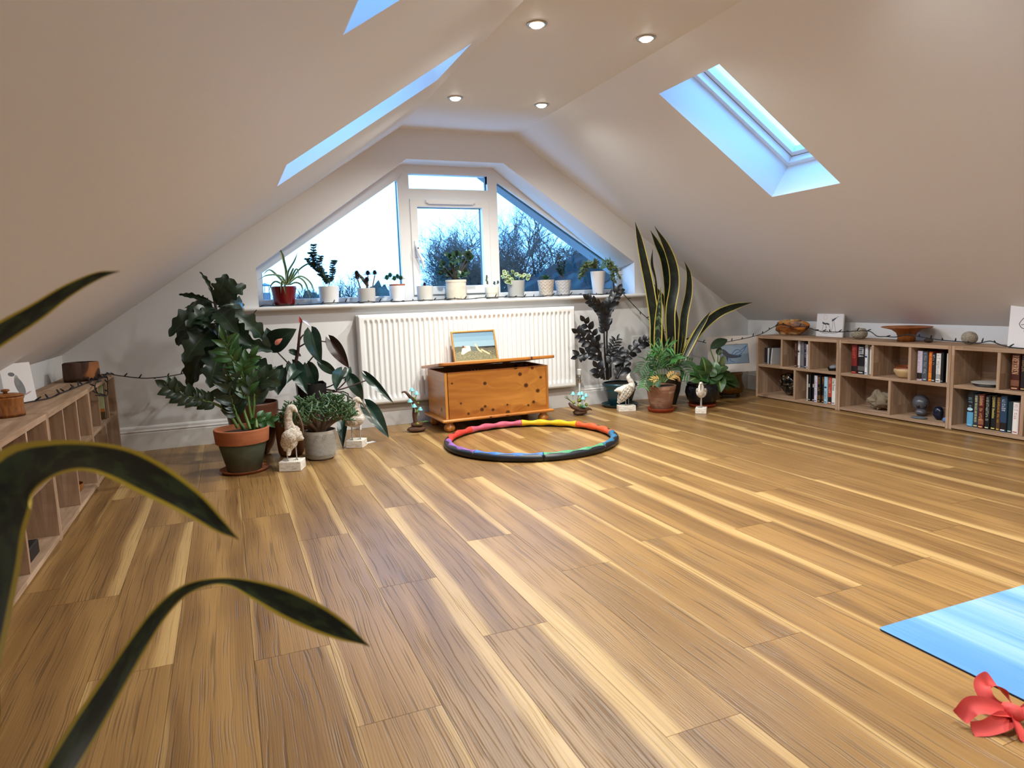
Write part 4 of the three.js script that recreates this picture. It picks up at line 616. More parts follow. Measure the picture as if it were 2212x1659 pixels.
// ---------- plants ----------
const soilM = M(lin('#2a1f18'), 0.98, { bumpMap: plasterBump, bumpScale: 0.01 });
const WA = 0.00096, WB = 0.00073;
function pot(name, label, pos, prof, mat, { soil = 0.85, group, saucer, category = 'potted plant', inner = 0.006 } = {}) {
  const t = thing(name, label, category, pos, 0, group); const y0 = saucer ? 0.008 : 0, top = prof[prof.length - 1], p = [[0, 0], ...prof];
  const rIn = y => { for (let i = 1; i < prof.length; i++) if (y <= prof[i][1]) { const [r0, a] = prof[i - 1], [r1, b] = prof[i]; return mix(r0, r1, b > a ? (y - a) / (b - a) : 1) - inner; } return top[0] - inner; };
  const hs = top[1] * soil; p.push([top[0] - inner * 0.4, top[1] + 0.001], [top[0] - inner, top[1] - 0.001], [rIn(hs), hs - 0.004]);
  const g = lathe(p, 48); part('pot', g, mat, t, [0, y0, 0]);
  part('soil', lathe([[0, hs], [rIn(hs) * 0.6, hs + 0.002], [rIn(hs) + 0.001, hs]], 28), soilM, t, [0, y0, 0]);
  if (saucer) part('saucer', lathe([[0, 0], [saucer[0] * 0.88, 0], [saucer[0], saucer[1]], [saucer[0] - 0.005, saucer[1]], [saucer[0] * 0.85, 0.006], [0, 0.006]], 48), saucer[2] || mat, t);
  t.userData.soilY = undefined; delete t.userData.soilY; return t;
}
const shp = { oval: t => 0.5 * Math.pow(Math.sin(Math.PI * Math.pow(t, 0.85)), 0.8), lance: t => 0.5 * Math.pow(Math.sin(Math.PI * Math.pow(t, 0.7)), 0.95), obov: t => 0.5 * Math.pow(Math.sin(Math.PI * Math.pow(t, 1.5)), 0.7), strap: t => 0.5 * Math.min(1, t * 8 + 0.5) * Math.pow(1 - t, 0.45) };
function heartShape() { const f = t => { const a = t < 0.28 ? Math.sqrt(Math.max(0, 1 - Math.pow((0.28 - t) / 0.28, 2))) * 0.8 + 0.2 : 1 - Math.pow((t - 0.28) / 0.72, 1.7); return 0.5 * Math.max(a, 0.004); }; f.back = (t, s) => 0.17 * Math.pow(Math.abs(s), 1.2) * Math.exp(-t * 7) * (Math.abs(s) > 0.05 ? 1 : 0); return f; }
function lobed(n, depth) { return (t) => { const base = Math.pow(Math.sin(Math.PI * Math.pow(t, 1.15)), 0.7), w = 0.5 + 0.5 * Math.cos((t * n + 0.2) * Math.PI * 2); return 0.5 * base * (1 - depth * w * sst(0.08, 0.3, t)); }; }
const G = {
  oval: leafGeo(shp.oval, { bulge: 0.08, fold: 0.12, nu: 10, nv: 4 }), lance: leafGeo(shp.lance, { bulge: 0.1, fold: 0.2, nu: 10, nv: 4 }), obov: leafGeo(shp.obov, { bulge: 0.06, fold: 0.1, nu: 10, nv: 4 }), strap: leafGeo(shp.strap, { bulge: 0.12, fold: 0.3, nu: 14, nv: 4 }),
  heart: leafGeo(heartShape(), { bulge: 0.1, fold: 0.16, nu: 18, nv: 8, wave: 0.006 }), lob: leafGeo(lobed(4.5, 0.42), { bulge: 0.13, fold: 0.12, nu: 44, nv: 6, wave: 0.012 }), lob2: leafGeo(lobed(5.5, 0.3), { bulge: 0.16, fold: 0.2, nu: 44, nv: 6, wave: 0.02 }), small: leafGeo(shp.lance, { bulge: 0.08, fold: 0.2, nu: 5, nv: 2 }), smallo: leafGeo(shp.oval, { bulge: 0.08, fold: 0.1, nu: 6, nv: 2 }),
};
function veinTex(base, vein, n = 9, rib = 0.03, strength = 0.8) { return tex(128, 256, (u, v) => { const s = Math.abs(u - 0.5) * 2, k = Math.abs(((v * n - s * 1.6 + 8) % 1) - 0.5) * 2, m = Math.max(sst(rib * 2.2, rib * 0.6, s), sst(0.9, 1, k) * 0.5 * strength), nz = 0.85 + 0.3 * fbm(u * 8, v * 10, 6, 3); return mix3(base.map(x => x * nz), vein, m * strength); }); }
const dkLeaf = M(0xffffff, 0.36, { map: veinTex([24, 44, 26], [62, 88, 48], 8, 0.035, 0.7) }), midLeaf = M(0xffffff, 0.36, { map: veinTex([44, 82, 36], [92, 128, 66], 7, 0.05, 0.6) }), philoLeaf = M(0xffffff, 0.3, { map: veinTex([30, 52, 40], [66, 92, 70], 9, 0.03, 0.7) }), redLeaf = M(0xffffff, 0.35, { map: veinTex([48, 30, 26], [96, 52, 42], 8) }), pothLeaf = M(0xffffff, 0.35, { map: veinTex([52, 82, 44], [146, 168, 96], 6, 0.08, 0.8) }), ravenLeaf = M(lin('#0d1016'), 0.36), olive = M(0xffffff, 0.4, { map: veinTex([88, 100, 56], [130, 140, 84], 8) });
const greenStem = M(lin('#5c7a3a'), 0.5), dkStem = M(lin('#2f2a22'), 0.6), redStem = M(lin('#3a1d1c'), 0.45), brownStem = M(lin('#6b5440'), 0.85);
const toCam = (p) => CAM.clone().sub(V(p)).normalize();
function leafList(t, geo, mat, pairs, widths, up = 0.5, stemMat = null) {
  for (let i = 0; i < pairs.length / 2; i++) { const b = V(pairs[2 * i]), e = V(pairs[2 * i + 1]), n = toCam(b).add(V(rr(-0.35, 0.35), up + rr(-0.2, 0.3), rr(-0.2, 0.2))).normalize(); leaf(t, Array.isArray(geo) ? geo[i % geo.length] : geo, Array.isArray(mat) ? mat[i % mat.length] : mat, b, e, widths[i % widths.length], n); }
}
// stem with leaves set along both sides
function pinnate(t, pts, { n = 10, len = 0.07, w = 0.025, geo = G.oval, mat = midLeaf, stem = greenStem, r = [0.008, 0.003], from = 0.3, spread = 0.95, plane = null, jitter = 0.25, tipLeaf = true }) {
  const c = curve(pts); wpart('stem', sweep(c, r, 24, 8), stem, t);
  for (let i = 0; i < n; i++) for (const s of [-1, 1]) {
    const k = from + (1 - from) * (i + (s > 0 ? 0.45 : 0)) / n; if (k > 0.985) continue; const P = c.getPointAt(k), T = c.getTangentAt(k), N = (plane ? V(plane) : toCam(P)).add(V(rr(-0.2, 0.2), rr(-0.1, 0.3), 0)).normalize(), S = T.clone().cross(N).normalize().multiplyScalar(s), d = T.clone().multiplyScalar(Math.cos(spread) + rr(-jitter, jitter) * 0.5).add(S.multiplyScalar(Math.sin(spread))).add(N.clone().multiplyScalar(rr(-jitter, jitter))).normalize(), L = len * (0.75 + 0.5 * Math.sin(Math.PI * (0.25 + 0.6 * i / n))) * rr(0.85, 1.1);
    leaf(t, geo, mat, P, P.clone().add(d.multiplyScalar(L)), w * L / len, N);
  }
  if (tipLeaf) { const P = c.getPointAt(0.99), T = c.getTangentAt(0.99); leaf(t, geo, mat, P, P.clone().addScaledVector(T, len), w, toCam(P)); }
}
function merged(geo, mats) { return mergeGeometries(mats.map(m => { const g = (geo.index ? geo.toNonIndexed() : geo.clone()); g.applyMatrix4(m); return g; })); }
function rosetteMats(c, r, n, wd, lift = 0.5, rise = 0.02) { const out = []; for (let i = 0; i < n; i++) { const a = i * 2.39996, f = (i + 1) / n, e = mix(1.25, lift * 0.4, f), L = r * mix(0.45, 1, f), d = V(Math.cos(a) * Math.cos(e), Math.sin(e), Math.sin(a) * Math.cos(e)), b = V(c).add(V(0, rise * (1 - f), 0)); out.push(leafMatrix(b, b.clone().addScaledVector(d, L), wd * mix(0.6, 1, f), V(-Math.cos(a) * Math.sin(e), Math.cos(e), -Math.sin(a) * Math.sin(e)))); } return out; }
rnd = mulberry(77);
const wt = (t, geo, mat, name = 'foliage') => stuff(wpart(name, geo, mat, t));

{ // tall lobed plant in the bronze pot
  const bz = tex(128, 128, (u, v) => mix3([70, 40, 28], [124, 76, 54], fbm(u * 6, v * 8, 4, 4)));
  const t = pot('lobed_houseplant', 'tall dark leaved houseplant with lobed leaves in bronze brown pot', [-1.475, 0, 0.47], [[0.07, 0], [0.1, 0.05], [0.128, 0.13], [0.14, 0.22], [0.141, 0.29], [0.139, 0.3]], M(0xffffff, 0.35, { map: bz, metalness: 0.2 }), { soil: 0.93 });
  wpart('stem', sweep([[-1.524,0.302,0.47],[-1.542,0.435,0.47],[-1.583,0.545,0.47],[-1.608,0.667,0.47],[-1.619,0.788,0.47],[-1.626,0.869,0.47],[-1.63,0.907,0.47]], [0.012, 0.011, 0.009, 0.007], 30, 8), dkStem, t);
  wpart('stem', sweep([[-1.524,0.302,0.47],[-1.513,0.448,0.47],[-1.518,0.556,0.47],[-1.527,0.625,0.47]], [0.01, 0.006], 20, 8), dkStem, t);
  leafList(t, [G.lob, G.lob2], dkLeaf, [[-1.62,0.862,0.47],[-1.516,0.999,0.5],[-1.626,0.869,0.47],[-1.806,0.924,0.42],[-1.631,0.892,0.47],[-1.692,1.047,0.4],[-1.618,0.84,0.47],[-1.866,0.703,0.55],[-1.607,0.847,0.47],[-1.368,0.643,0.4],[-1.629,0.795,0.47],[-1.842,0.646,0.38],[-1.621,0.758,0.47],[-1.804,0.562,0.6],[-1.612,0.698,0.47],[-1.796,0.404,0.42],[-1.594,0.667,0.47],[-1.351,0.591,0.6],[-1.6,0.764,0.47],[-1.461,0.629,0.62],[-1.603,0.637,0.47],[-1.688,0.417,0.62],[-1.513,0.54,0.47],[-1.342,0.438,0.62],[-1.622,0.668,0.47],[-1.695,0.765,0.62],[-1.631,0.803,0.47],[-1.763,0.86,0.3],[-1.527,0.632,0.47],[-1.573,0.425,0.64],[-1.614,0.847,0.47],[-1.477,0.865,0.34],[-1.584,0.621,0.47],[-1.473,0.449,0.34],[-1.622,0.832,0.47],[-1.524,0.7,0.66],[-1.61,0.727,0.47],[-1.727,0.527,0.3],[-1.559,0.574,0.47],[-1.475,0.387,0.5],[-1.63,0.818,0.47],[-1.778,0.754,0.6],[-1.597,0.802,0.47],[-1.556,0.644,0.66]], [0.16, 0.035, 0.03, 0.13, 0.13, 0.14, 0.16, 0.15, 0.1, 0.13, 0.15, 0.12, 0.05, 0.13, 0.12, 0.1, 0.12, 0.13, 0.14, 0.1, 0.12, 0.12], 0.45);
  leafList(t, G.lob, dkLeaf, [[-1.626,0.869,0.47],[-1.457,0.969,0.45],[-1.625,0.877,0.47],[-1.551,1.029,0.5]], [0.11, 0.1], 0.4);
}
{ // front plant in green and terracotta pot
  const terra = tex(128, 128, (u, v) => mix3([150, 84, 50], [190, 116, 74], fbm(u * 8, v * 8, 14, 4))), terraM = M(0xffffff, 0.8, { map: terra }), gr = tex(128, 128, (u, v) => mix3([66, 74, 58], [92, 100, 80], fbm(u * 9, v * 7, 24, 4)));
  const t = pot('potted_foliage_plant', 'leafy green plant in terracotta pot painted dark green below', [-1.548, 0, 0.885], [[0.083, 0], [0.115, 0.13], [0.118, 0.148]], M(0xffffff, 0.7, { map: gr }), { soil: 0.98, saucer: [0.122, 0.016, terraM] });
  part('terracotta_rim', lathe([[0.117, 0.145], [0.13, 0.148], [0.136, 0.215], [0.134, 0.22], [0.124, 0.22], [0.116, 0.15]], 48), terraM, t, [0, 0.008, 0]);
  part('soil_top', lathe([[0, 0.196], [0.122, 0.192]], 28), soilM, t, [0, 0.008, 0]);
  const Z = { n: 8, len: 0.075, w: 0.034, geo: G.lance, mat: midLeaf, r: [0.0085, 0.004] };
  pinnate(t, [[-1.565,0.228,0.89],[-1.587,0.278,0.885],[-1.638,0.346,0.885],[-1.722,0.388,0.885],[-1.811,0.423,0.885],[-1.879,0.472,0.885]], { ...Z, n: 8, from: 0.42, len: 0.06, w: 0.04, mat: dkLeaf });
  pinnate(t, [[-1.488,0.209,0.87],[-1.5,0.312,0.885],[-1.507,0.431,0.885],[-1.528,0.53,0.885],[-1.573,0.609,0.885],[-1.592,0.685,0.885]], { ...Z, n: 9, from: 0.35, len: 0.085, w: 0.036 });
  pinnate(t, [[-1.508,0.22,0.92],[-1.531,0.336,0.885],[-1.533,0.475,0.885],[-1.501,0.556,0.885],[-1.472,0.595,0.885]], { ...Z, n: 6, from: 0.45, len: 0.07, spread: 0.8 });
  pinnate(t, [[-1.54,0.213,0.86],[-1.571,0.319,0.885],[-1.588,0.424,0.885],[-1.594,0.507,0.885]], { ...Z, n: 6, from: 0.4, mat: dkLeaf });
  pinnate(t, [[-1.476,0.225,0.93],[-1.468,0.266,0.885],[-1.432,0.256,0.885],[-1.406,0.257,0.885]], { ...Z, n: 3, len: 0.05, from: 0.3 });
  pinnate(t, [[-1.5,0.206,0.84],[-1.479,0.331,0.885],[-1.458,0.441,0.885],[-1.396,0.479,0.885]], { ...Z, n: 6, from: 0.45, len: 0.075, w: 0.05, geo: G.oval, mat: dkLeaf });
  pinnate(t, [[-1.528,0.215,0.9],[-1.561,0.276,0.885],[-1.58,0.368,0.885],[-1.618,0.441,0.885]], { ...Z, n: 6, from: 0.35, len: 0.07, w: 0.04, mat: dkLeaf });
}
{ // philodendron with arrow leaves in a black square planter
  const t = thing('arrow_leaf_philodendron', 'dark philodendron with arrow shaped leaves in tall black planter', 'potted plant', [-1.14, 0, 0.42]);
  const pl = M(lin('#121314'), 0.45); const body = new THREE.CylinderGeometry(0.115, 0.09, 0.38, 4, 1, true).rotateY(Math.PI / 4); body.translate(0, 0.19, 0); part('planter', [body, box(0.13, 0.01, 0.13, 0, 0.01, 0)], pl, t); part('soil', box(0.145, 0.01, 0.145, 0, 0.36, 0), soilM, t);
  wpart('stem', sweep([[-1.218,0.405,0.42],[-1.22,0.485,0.42],[-1.198,0.579,0.42],[-1.183,0.673,0.42],[-1.167,0.751,0.42]], [0.011, 0.01, 0.008, 0.005], 24, 8), redStem, t);
  const pet = (pts) => wpart('petiole', sweep(pts, [0.005, 0.004], 14, 6), redStem, t);
  pet([[-1.221,0.461,0.42],[-1.27,0.52,0.42],[-1.345,0.615,0.42]]); pet([[-1.199,0.611,0.42],[-1.161,0.668,0.42],[-1.115,0.67,0.42]]); pet([[-1.197,0.595,0.42],[-1.118,0.63,0.42],[-1.008,0.614,0.38]]); pet([[-1.217,0.421,0.42],[-1.084,0.556,0.42],[-1.072,0.507,0.42]]); pet([[-1.218,0.405,0.42],[-1.031,0.334,0.5],[-.822,0.378,0.5]]); pet([[-1.205,0.364,0.42],[-.982,0.313,0.42],[-.823,0.211,0.45]]); pet([[-1.218,0.405,0.42],[-1.1,0.323,0.42],[-.926,0.3,0.42],[-.961,0.198,0.5]]); pet([[-1.223,0.437,0.42],[-1.236,0.47,0.42],[-1.227,0.485,0.42]]); pet([[-1.218,0.405,0.42],[-1.276,0.441,0.42],[-1.32,0.452,0.42]]); pet([[-1.219,0.381,0.42],[-1.059,0.344,0.42],[-.948,0.408,0.5]]); pet([[-1.212,0.372,0.42],[-1.021,0.316,0.42],[-.894,0.39,0.36]]);
  leafList(t, G.heart, [philoLeaf], [[-1.345,0.619,0.42],[-1.204,0.708,0.5],[-1.114,0.682,0.42],[-1.081,0.491,0.52],[-1.234,0.494,0.42],[-1.175,0.328,0.55],[-1.319,0.468,0.42],[-1.334,0.332,0.5],[-.949,0.441,0.42],[-1.015,0.334,0.55],[-.904,0.397,0.42],[-.835,0.25,0.42],[-.806,0.398,0.42],[-.674,0.231,0.55],[-.817,0.215,0.42],[-.716,0.02,0.55],[-.948,0.202,0.42],[-.994,-.012,0.55],[-1.244,0.574,0.42],[-1.178,0.539,0.38],[-1.076,0.499,0.42],[-.974,0.413,0.36],[-1.345,0.619,0.42],[-1.363,0.721,0.42],[-1.288,0.474,0.42],[-1.333,0.327,0.36],[-1.15,0.488,0.42],[-1.109,0.343,0.38],[-1.197,0.483,0.42],[-1.289,0.4,0.55],[-.929,0.382,0.42],[-.89,0.457,0.36]], [0.13, 0.105, 0.1, 0.12, 0.085, 0.08, 0.055, 0.1, 0.075, 0.04, 0.06, 0.09, 0.1, 0.09, 0.08, 0.05], 0.25);
  leafList(t, G.heart, redLeaf, [[-1.003,0.626,0.38],[-.904,0.449,0.4]], [0.085], 0.2);
  leafList(t, G.lance, M(lin('#c9cde0'), 0.4), [[-1.162,0.755,0.42],[-1.115,0.717,0.42]], [0.02], 0.2); leafList(t, G.lance, M(lin('#a8413c'), 0.4), [[-1.168,0.736,0.42],[-1.18,0.779,0.42]], [0.02], 0.2);
  leafList(t, G.lance, M(lin('#cf7f6a'), 0.4), [[-1.328,0.622,0.5],[-1.285,0.658,0.5]], [0.03], 0.2);
}
{ // copper vase behind the curlew
  single('copper_vase', 'brown copper coloured vase behind the bowed curlew', 'vase', lathe([[0, 0], [0.06, 0], [0.07, 0.02], [0.077, 0.1], [0.08, 0.19], [0.072, 0.24], [0.066, 0.243], [0.07, 0.19], [0.06, 0.02], [0, 0.012]], 40), M(lin('#7a4f33'), 0.4, { metalness: 0.3 }), [-1.292, 0, 0.62]);
}
{ // succulent bush in patterned grey pot
  const em = tex(512, 256, (u, v) => { const a = (u * 9) % 1 - 0.5, b = (v * 9 + (Math.floor(u * 9) % 2) * 0.5) % 1 - 0.5, d = Math.sqrt(a * a + b * b); return 90 + 140 * sst(0.25, 0.5, Math.sin(d * 46) * 0.5 + 0.5) * sst(0.36, 0.39, v) * sst(0.88, 0.85, v); }, false);
  const t = pot('finger_jade', 'bushy succulent with tubular leaves in grey embossed pot', [-1.15, 0, 0.8], [[0.06, 0], [0.077, 0.012], [0.083, 0.04], [0.087, 0.16]], M(lin('#b3aea4'), 0.85, { bumpMap: em, bumpScale: 0.006 }), { soil: 0.95 });
  const C0 = V(-1.15, 0.155, 0.8), tips = [];
  for (let i = 0; i < 19; i++) { const a = i * 2.4, s = 0.3 + 0.7 * Math.sqrt((i + 0.5) / 19), e = C0.clone().add(V(Math.cos(a) * 0.19 * s, 0.17 - 0.1 * s * s, Math.sin(a) * 0.13 * s)); wpart('branch', sweep([C0.clone().add(V(Math.cos(a) * 0.012, -0.01, Math.sin(a) * 0.012)), C0.clone().lerp(e, 0.5).add(V(0, 0.005, 0)), e], [0.013, 0.009, 0.006], 12, 8), brownStem, t); tips.push(e); }
  const fg = sweep([[0, 0, 0], [0, 0.5, 0.04], [0, 1, 0.1]], [0.1, 0.13, 0.11], 5, 6), fm = [];
  for (const e of tips) for (let k = 0; k < 30; k++) { const d = V(rr(-1, 1), rr(-0.25, 1.1), rr(-1, 1)).normalize(), b = e.clone().add(V(rr(-0.035, 0.035), rr(-0.03, 0.035), rr(-0.035, 0.035))); fm.push(leafMatrix(b, b.clone().addScaledVector(d, rr(0.032, 0.052)), rr(0.026, 0.034), V(rr(-1, 1), 0.3, rr(-1, 1)), 0.04)); }
  wt(t, merged(fg, fm), M(lin('#3f5a34'), 0.4));
}
{ // black zz plant in the teal pot
  const teal = tex(128, 128, (u, v) => mix3([18, 48, 58], [44, 92, 100], fbm(u * 7, v * 9, 4, 4))), tm = M(0xffffff, 0.22, { map: teal });
  const t = pot('black_zz_plant', 'near black glossy leaved plant in glazed teal pot', [1.13, 0, 0.2], [[0.075, 0], [0.1, 0.06], [0.115, 0.11], [0.12, 0.118], [0.115, 0.124], [0.118, 0.135], [0.13, 0.15], [0.133, 0.165], [0.126, 0.172]], tm, { soil: 0.95, saucer: [0.14, 0.022] });
  const Z = { n: 9, len: 0.058, w: 0.036, geo: G.oval, mat: ravenLeaf, stem: M(lin('#17181a'), 0.4), r: [0.009, 0.004], spread: 1.0 };
  pinnate(t, [[1.02,0.209,0.2],[1.007,0.402,0.2],[1.005,0.593,0.2],[1.019,0.706,0.2],[1.075,0.789,0.2],[1.131,0.872,0.2]], { ...Z, from: 0.5, n: 10, spread: 0.7, len: 0.062 });
  pinnate(t, [[1.031,0.208,0.2],[1.025,0.497,0.2],[1.023,0.649,0.2],[0.965,0.746,0.2],[0.876,0.815,0.2]], { ...Z, from: 0.58, n: 7, spread: 0.7, len: 0.062 });
  pinnate(t, [[0.986,0.213,0.22],[0.969,0.405,0.2],[0.907,0.551,0.2],[0.835,0.658,0.2]], { ...Z, from: 0.45, n: 5, len: 0.055 });
  pinnate(t, [[0.958,0.228,0.25],[0.929,0.382,0.25],[0.844,0.425,0.25],[0.744,0.403,0.25]], { ...Z, from: 0.4, n: 5, len: 0.055, w: 0.032 });
  pinnate(t, [[0.969,0.227,0.25],[0.919,0.43,0.25],[0.846,0.509,0.25],[0.748,0.579,0.25]], { ...Z, from: 0.5, n: 5, len: 0.055 });
  pinnate(t, [[1.067,0.219,0.25],[1.136,0.349,0.25],[1.227,0.43,0.25],[1.369,0.504,0.25]], { ...Z, from: 0.25, n: 7, len: 0.05, w: 0.033 });
  pinnate(t, [[1.041,0.228,0.22],[1.044,0.382,0.22],[1.068,0.457,0.22],[1.102,0.513,0.22]], { ...Z, from: 0.5, n: 6, len: 0.045, w: 0.018 });
  pinnate(t, [[1.018,0.222,0.24],[1.031,0.327,0.24],[1.087,0.38,0.24],[1.11,0.408,0.24]], { ...Z, from: 0.5, n: 4 });
  pinnate(t, [[0.942,0.23,0.26],[0.921,0.279,0.26],[0.9,0.318,0.26]], { ...Z, from: 0.2, n: 2, len: 0.06 }); pinnate(t, [[1.072,0.22,0.26],[1.107,0.275,0.26],[1.146,0.301,0.26]], { ...Z, from: 0.2, n: 3, len: 0.06 });
}
// banded strap leaves with yellow margins
const sansT = tex(128, 512, (u, v) => { const s = Math.abs(u - 0.5) * 2, w = fbm(v * 3, 2, 5, 2) * 0.05, m = sst(0.7 + w, 0.76 + w, s), band = sst(0.5, 0.66, fbm(u * 3 + 0.6 * Math.sin(v * 40), v * 46 + Math.abs(u - 0.5) * 5, 9, 3)); return mix3(mix3([20, 34, 22], [96, 124, 78], band * 0.85), [196, 178, 72], m); });
const sansM = M(0xffffff, 0.38, { map: sansT }), sansD = M(0xffffff, 0.36, { map: tex(128, 512, (u, v) => { const s = Math.abs(u - 0.5) * 2, w = fbm(v * 3, 2, 5, 2) * 0.06, m = sst(0.74 + w, 0.8 + w, s), band = sst(0.5, 0.75, fbm(u * 3, v * 40, 9, 3)); return mix3(mix3([14, 24, 17], [34, 50, 34], band * 0.7), [206, 190, 96], m); }) });
{ // tall snake plant on the right
  const t = pot('snake_plant', 'tall snake plant with yellow edged leaves in dark woven pot', [1.47, 0, 0.3], [[0.08, 0], [0.11, 0.1], [0.125, 0.2], [0.122, 0.21]], M(lin('#3d3026'), 0.8, { bumpMap: tex(128, 64, (u, v) => 128 + 100 * Math.sin(u * 200) * Math.sin(v * 100), false), bumpScale: 0.006 }), { soil: 0.92 });
  const L = (pts, w, n = [-0.55, 0.1, 0.83], o = {}) => wpart('leaf', strap(pts.map((p, i) => [...p, w[i] * WA]), n, { dish: 0.3, th: 0.005, ...o }), o.m || sansD, t);
  L([[1.5,0.299,0.3],[1.386,0.404,0.3],[1.377,0.626,0.3],[1.34,0.864,0.3],[1.292,1.071,0.3],[1.25,1.247,0.3],[1.219,1.357,0.3]], [40, 64, 74, 74, 66, 44, 2]);
  L([[1.515,0.29,0.32],[1.511,0.475,0.32],[1.506,0.706,0.32],[1.542,0.896,0.32],[1.531,1.029,0.32],[1.47,1.18,0.32],[1.37,1.328,0.32]], [42, 70, 78, 80, 76, 56, 2], [[-0.6, 0, 0.8], [-0.3, 0, 0.95]]);
  L([[1.533,0.294,0.27],[1.513,0.706,0.27],[1.514,0.899,0.27],[1.481,1.09,0.27],[1.425,1.203,0.27],[1.37,1.301,0.27]], [36, 60, 70, 64, 48, 2], [-0.2, 0, 1]);
  L([[1.435,0.298,0.36],[1.373,0.408,0.36],[1.369,0.58,0.36],[1.38,0.731,0.36],[1.397,0.89,0.36]], [44, 62, 64, 46, 2], [-0.5, 0, 0.85], { m: sansM });
  L([[1.572,0.296,0.33],[1.603,0.49,0.33],[1.621,0.663,0.33],[1.662,0.835,0.33],[1.663,0.979,0.33],[1.626,1.07,0.33]], [40, 62, 68, 64, 40, 2], [[-0.5, 0, 0.85], [-0.1, 0, 1]]);
  L([[1.533,0.304,0.4],[1.603,0.416,0.4],[1.697,0.536,0.4],[1.875,0.663,0.4],[2.045,0.715,0.4],[2.213,0.742,0.4]], [40, 60, 68, 70, 56, 3], [-0.2, 0.5, 0.85]);
  L([[1.515,0.309,0.44],[1.608,0.465,0.44],[1.678,0.567,0.44],[1.73,0.631,0.44],[1.781,0.692,0.44]], [34, 48, 46, 34, 2], [-0.6, 0.2, 0.8]);
  L([[1.566,0.29,0.24],[1.545,0.568,0.24],[1.523,0.744,0.24],[1.477,0.823,0.24],[1.414,0.907,0.24]], [34, 46, 48, 40, 2]);
  L([[1.529,0.294,0.26],[1.428,0.767,0.26],[1.413,0.939,0.26],[1.385,1.054,0.26],[1.394,1.164,0.26]], [30, 36, 36, 28, 2], [[-0.6, 0, 0.8], [0.6, 0, 0.8], [-0.5, 0, 0.8]]);
  L([[1.49,0.296,0.38],[1.481,0.383,0.38],[1.484,0.45,0.38],[1.485,0.517,0.38]], [24, 38, 30, 2], [-0.5, 0, 0.85], { m: sansM });
  L([[1.507,0.317,0.42],[1.536,0.44,0.42],[1.545,0.497,0.42],[1.537,0.55,0.42]], [20, 34, 28, 2], [0.4, 0, 0.9]);
  L([[1.571,0.294,0.3],[1.56,0.51,0.3],[1.57,0.626,0.3],[1.561,0.743,0.3]], [40, 56, 50, 4], [-0.5, 0, 0.85]);
}
{ // parlour palm in terracotta pot
  const tp = tex(128, 128, (u, v) => mix3(mix3([136, 94, 70], [170, 128, 102], fbm(u * 7, v * 7, 34, 4)), [196, 172, 148], sst(0.55, 0.75, fbm(u * 5, v * 9, 36, 4)) * 0.6));
  const t = pot('parlour_palm', 'small feathery palm in weathered terracotta pot with orange saucer', [1.25, 0, 0.56], [[0.072, 0], [0.1, 0.15], [0.104, 0.152], [0.108, 0.18]], M(0xffffff, 0.9, { map: tp }), { soil: 0.95, saucer: [0.098, 0.028, M(lin('#a8492a'), 0.6)] });
  const fr = (pts, n, len, mat) => { const c = curve(pts), ms = []; wpart('frond_stem', sweep(c, [0.0035, 0.0015], 16, 6), greenStem, t); for (let i = 0; i < n; i++) for (const s of [-1, 1]) { const k = 0.3 + 0.7 * i / (n - 0.5), P = c.getPointAt(k), T = c.getTangentAt(k), N = toCam(P).add(V(0, 0.7, 0)).normalize(), S = T.clone().cross(N).normalize().multiplyScalar(s), d = T.clone().multiplyScalar(0.75).add(S).add(V(0, -0.25, 0)).normalize(); ms.push(leafMatrix(P, P.clone().addScaledVector(d, len * (1 - 0.45 * Math.abs(i / n - 0.35))), 0.013, N)); } stuff(wpart('frond', merged(G.small, ms), mat, t)); };
  const pm = M(lin('#3f7438'), 0.45), pd = M(lin('#2c4d2a'), 0.45), py = M(lin('#b08d4c'), 0.7);
  const f = [[1.254,0.208,0.57],[1.23,0.365,0.56],[1.274,0.445,0.56],[1.311,0.458,0.6],[1.244,0.209,0.57],[1.187,0.341,0.56],[1.144,0.362,0.56],[1.044,0.3,0.6],[1.265,0.207,0.57],[1.339,0.312,0.56],[1.405,0.316,0.56],[1.464,0.241,0.6],[1.254,0.208,0.57],[1.208,0.303,0.56],[1.165,0.288,0.56],[1.058,0.195,0.64],[1.276,0.206,0.57],[1.372,0.328,0.56],[1.45,0.35,0.56],[1.536,0.335,0.55],[1.265,0.207,0.57],[1.231,0.411,0.56],[1.199,0.431,0.56],[1.206,0.409,0.5],[1.265,0.207,0.57],[1.295,0.333,0.56],[1.339,0.376,0.56],[1.318,0.377,0.68],[1.254,0.208,0.57],[1.229,0.264,0.56],[1.208,0.266,0.56],[1.105,0.213,0.68]];
  for (let i = 0; i < 8; i++) fr(f.slice(i * 4, i * 4 + 4), i === 0 ? 12 : 10, [0.12, 0.09, 0.1, 0.08, 0.09, 0.1, 0.09, 0.08][i], i % 3 === 1 ? pd : pm);
  fr([[1.241,0.214,0.62],[1.274,0.239,0.62],[1.318,0.263,0.62],[1.361,0.246,0.62]], 7, 0.06, py); fr([[1.206,0.219,0.64],[1.174,0.24,0.64],[1.142,0.242,0.64],[1.116,0.217,0.64]], 6, 0.05, py);
}
